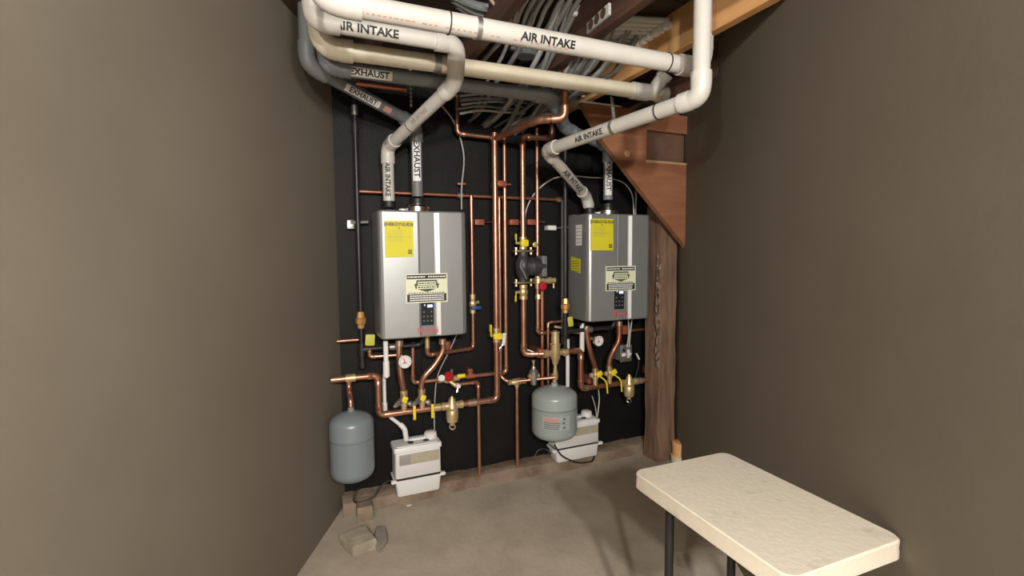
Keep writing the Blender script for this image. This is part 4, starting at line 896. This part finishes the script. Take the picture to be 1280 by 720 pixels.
# ================================================================== FLOOR ITEMS
def chunk(poly, z0, z1, name, m, label, cat, seed=1, inset=.006):
    rn = random.Random(seed); b = MB(); rings = []
    c = V((sum(p.x for p in poly)/len(poly), sum(p.y for p in poly)/len(poly), 0))
    pts = []
    for p, q in zip(poly, poly[1:]+poly[:1]):
        for k in range(4): pts.append(p.lerp(q, k/4) + V((rn.uniform(-.003, .003), rn.uniform(-.003, .003), 0)))
    for z, k in ((z0, 0), (z0+(z1-z0)*.5, -.003), (z1-.006, 0), (z1, inset)):
        rings.append([V((p.x, p.y, z+rn.uniform(-.002, .002) if z > z0 else z)) + (c-V((p.x, p.y, 0))).normalized()*k for p in pts])
    b.ring_loft(rings); return tag(b.build(name, m, root=V((c.x, c.y, z0))), label, cat)
g = lambda x, y, z=0: (lambda p: V((p.x, p.y, 0)))(onz(x, y, z))
chunk([g(457, 654, .05), g(470, 673, .05), g(440, 684, .05), g(424, 668, .05)], 0, .05, 'concrete_block', 'rubble', 'broken pale concrete block on the floor at lower left', 'block', 4)
chunk([g(470, 657, .025), g(481, 656, .025), g(485, 672, .025), g(474, 685, .025), g(467, 678, .025)], 0, .025, 'shadow_slab', 'print_shade_grey', 'flat grey slab standing in for the shadow of the pale concrete block', 'stone', 5)  # shadow the block throws to its right, built as a grey slab
chunk([g(445, 622, .08), g(464, 619, .08), g(466, 632, .08), g(447, 636, .08)], 0, .08, 'loose_brick', 'ledge_concrete', 'rough brown stone on the ledge inside the cord loop', 'stone', 6)
q = onz(511, 632, 0); tag(MB().box((q.x, q.y, .002), (.028, .014, .004), bev=.001).build('plaster_flake', 'white_plastic', root=q), 'small white flake on the floor below the left condensate pump', 'debris')
q = g(838, 562); 
o = thing('cream_tub', V((at(841, 555, .33).x+.03, -.36, 0)), 'orange-topped cream tub on the floor just right of the post', 'tub')
cz_ = V(o.location); MB().lathe(cz_, UPZ, [(0, .05), (.03, .055), (.06, .056)], 20).build('tub', 'cream_pvc', o); MB().lathe(cz_+V((0, 0, .06)), UPZ, [(0, .05), (.02, .045), (.09, .05), (.095, .04)], 20).build('top', 'orange_wood', o)
# cream table at lower right
tz = .745; tc = onz(790, 588, .745); uf = (onz(842, 632, .745)-onz(791, 596, .745)).normalized(); ub = (onz(842, 580, .745)-onz(798, 587, .745)); ub = (ub - uf*ub.dot(uf)).normalized()
Lb, Lf = .38, .55
tb = thing('folding_table', V((tc.x, tc.y, 0)), 'cream plastic-topped folding table at lower right with a black leg', 'table')
def tp(a, b_): return tc + ub*a + uf*b_
cr = .03; pts = []
for (sa, sb, a0) in ((cr, cr, PI), (Lb-cr, cr, 1.5*PI), (Lb-cr, Lf-cr, 0), (cr, Lf-cr, PI/2)):
    for k in range(5):
        a = a0+PI/2*k/4; pts.append((sa+math.cos(a)*cr, sb+math.sin(a)*cr))
cen = tp(Lb/2, Lf/2)
b = MB(); b.ring_loft([[V((tp(x, y).x, tp(x, y).y, tz+z)) + (cen-tp(x, y)).normalized()*k for x, y in pts] for z, k in ((-.05, .006), (-.046, 0), (-.03, 0), (-.022, .001), (-.004, 0), (0, .005))])
b.build('tabletop', 'table_cream', tb, smooth=30)
for x, y in ((.065, .1), (.315, .1), (.065, .46), (.315, .46)):
    q = tp(x, y); MB().tube([V((q.x, q.y, 0)), V((q.x, q.y, tz-.05))], .013, 12).build('leg', 'rubber', tb)
a, c = tp(.065, .1), tp(.315, .1); MB().tube([V((a.x, a.y, .2)), V((c.x, c.y, .2))], .009, 10).build('crossbar', 'rubber', tb)
a, c = tp(.065, .46), tp(.315, .46); MB().tube([V((a.x, a.y, .2)), V((c.x, c.y, .2))], .009, 10).build('crossbar', 'rubber', tb)
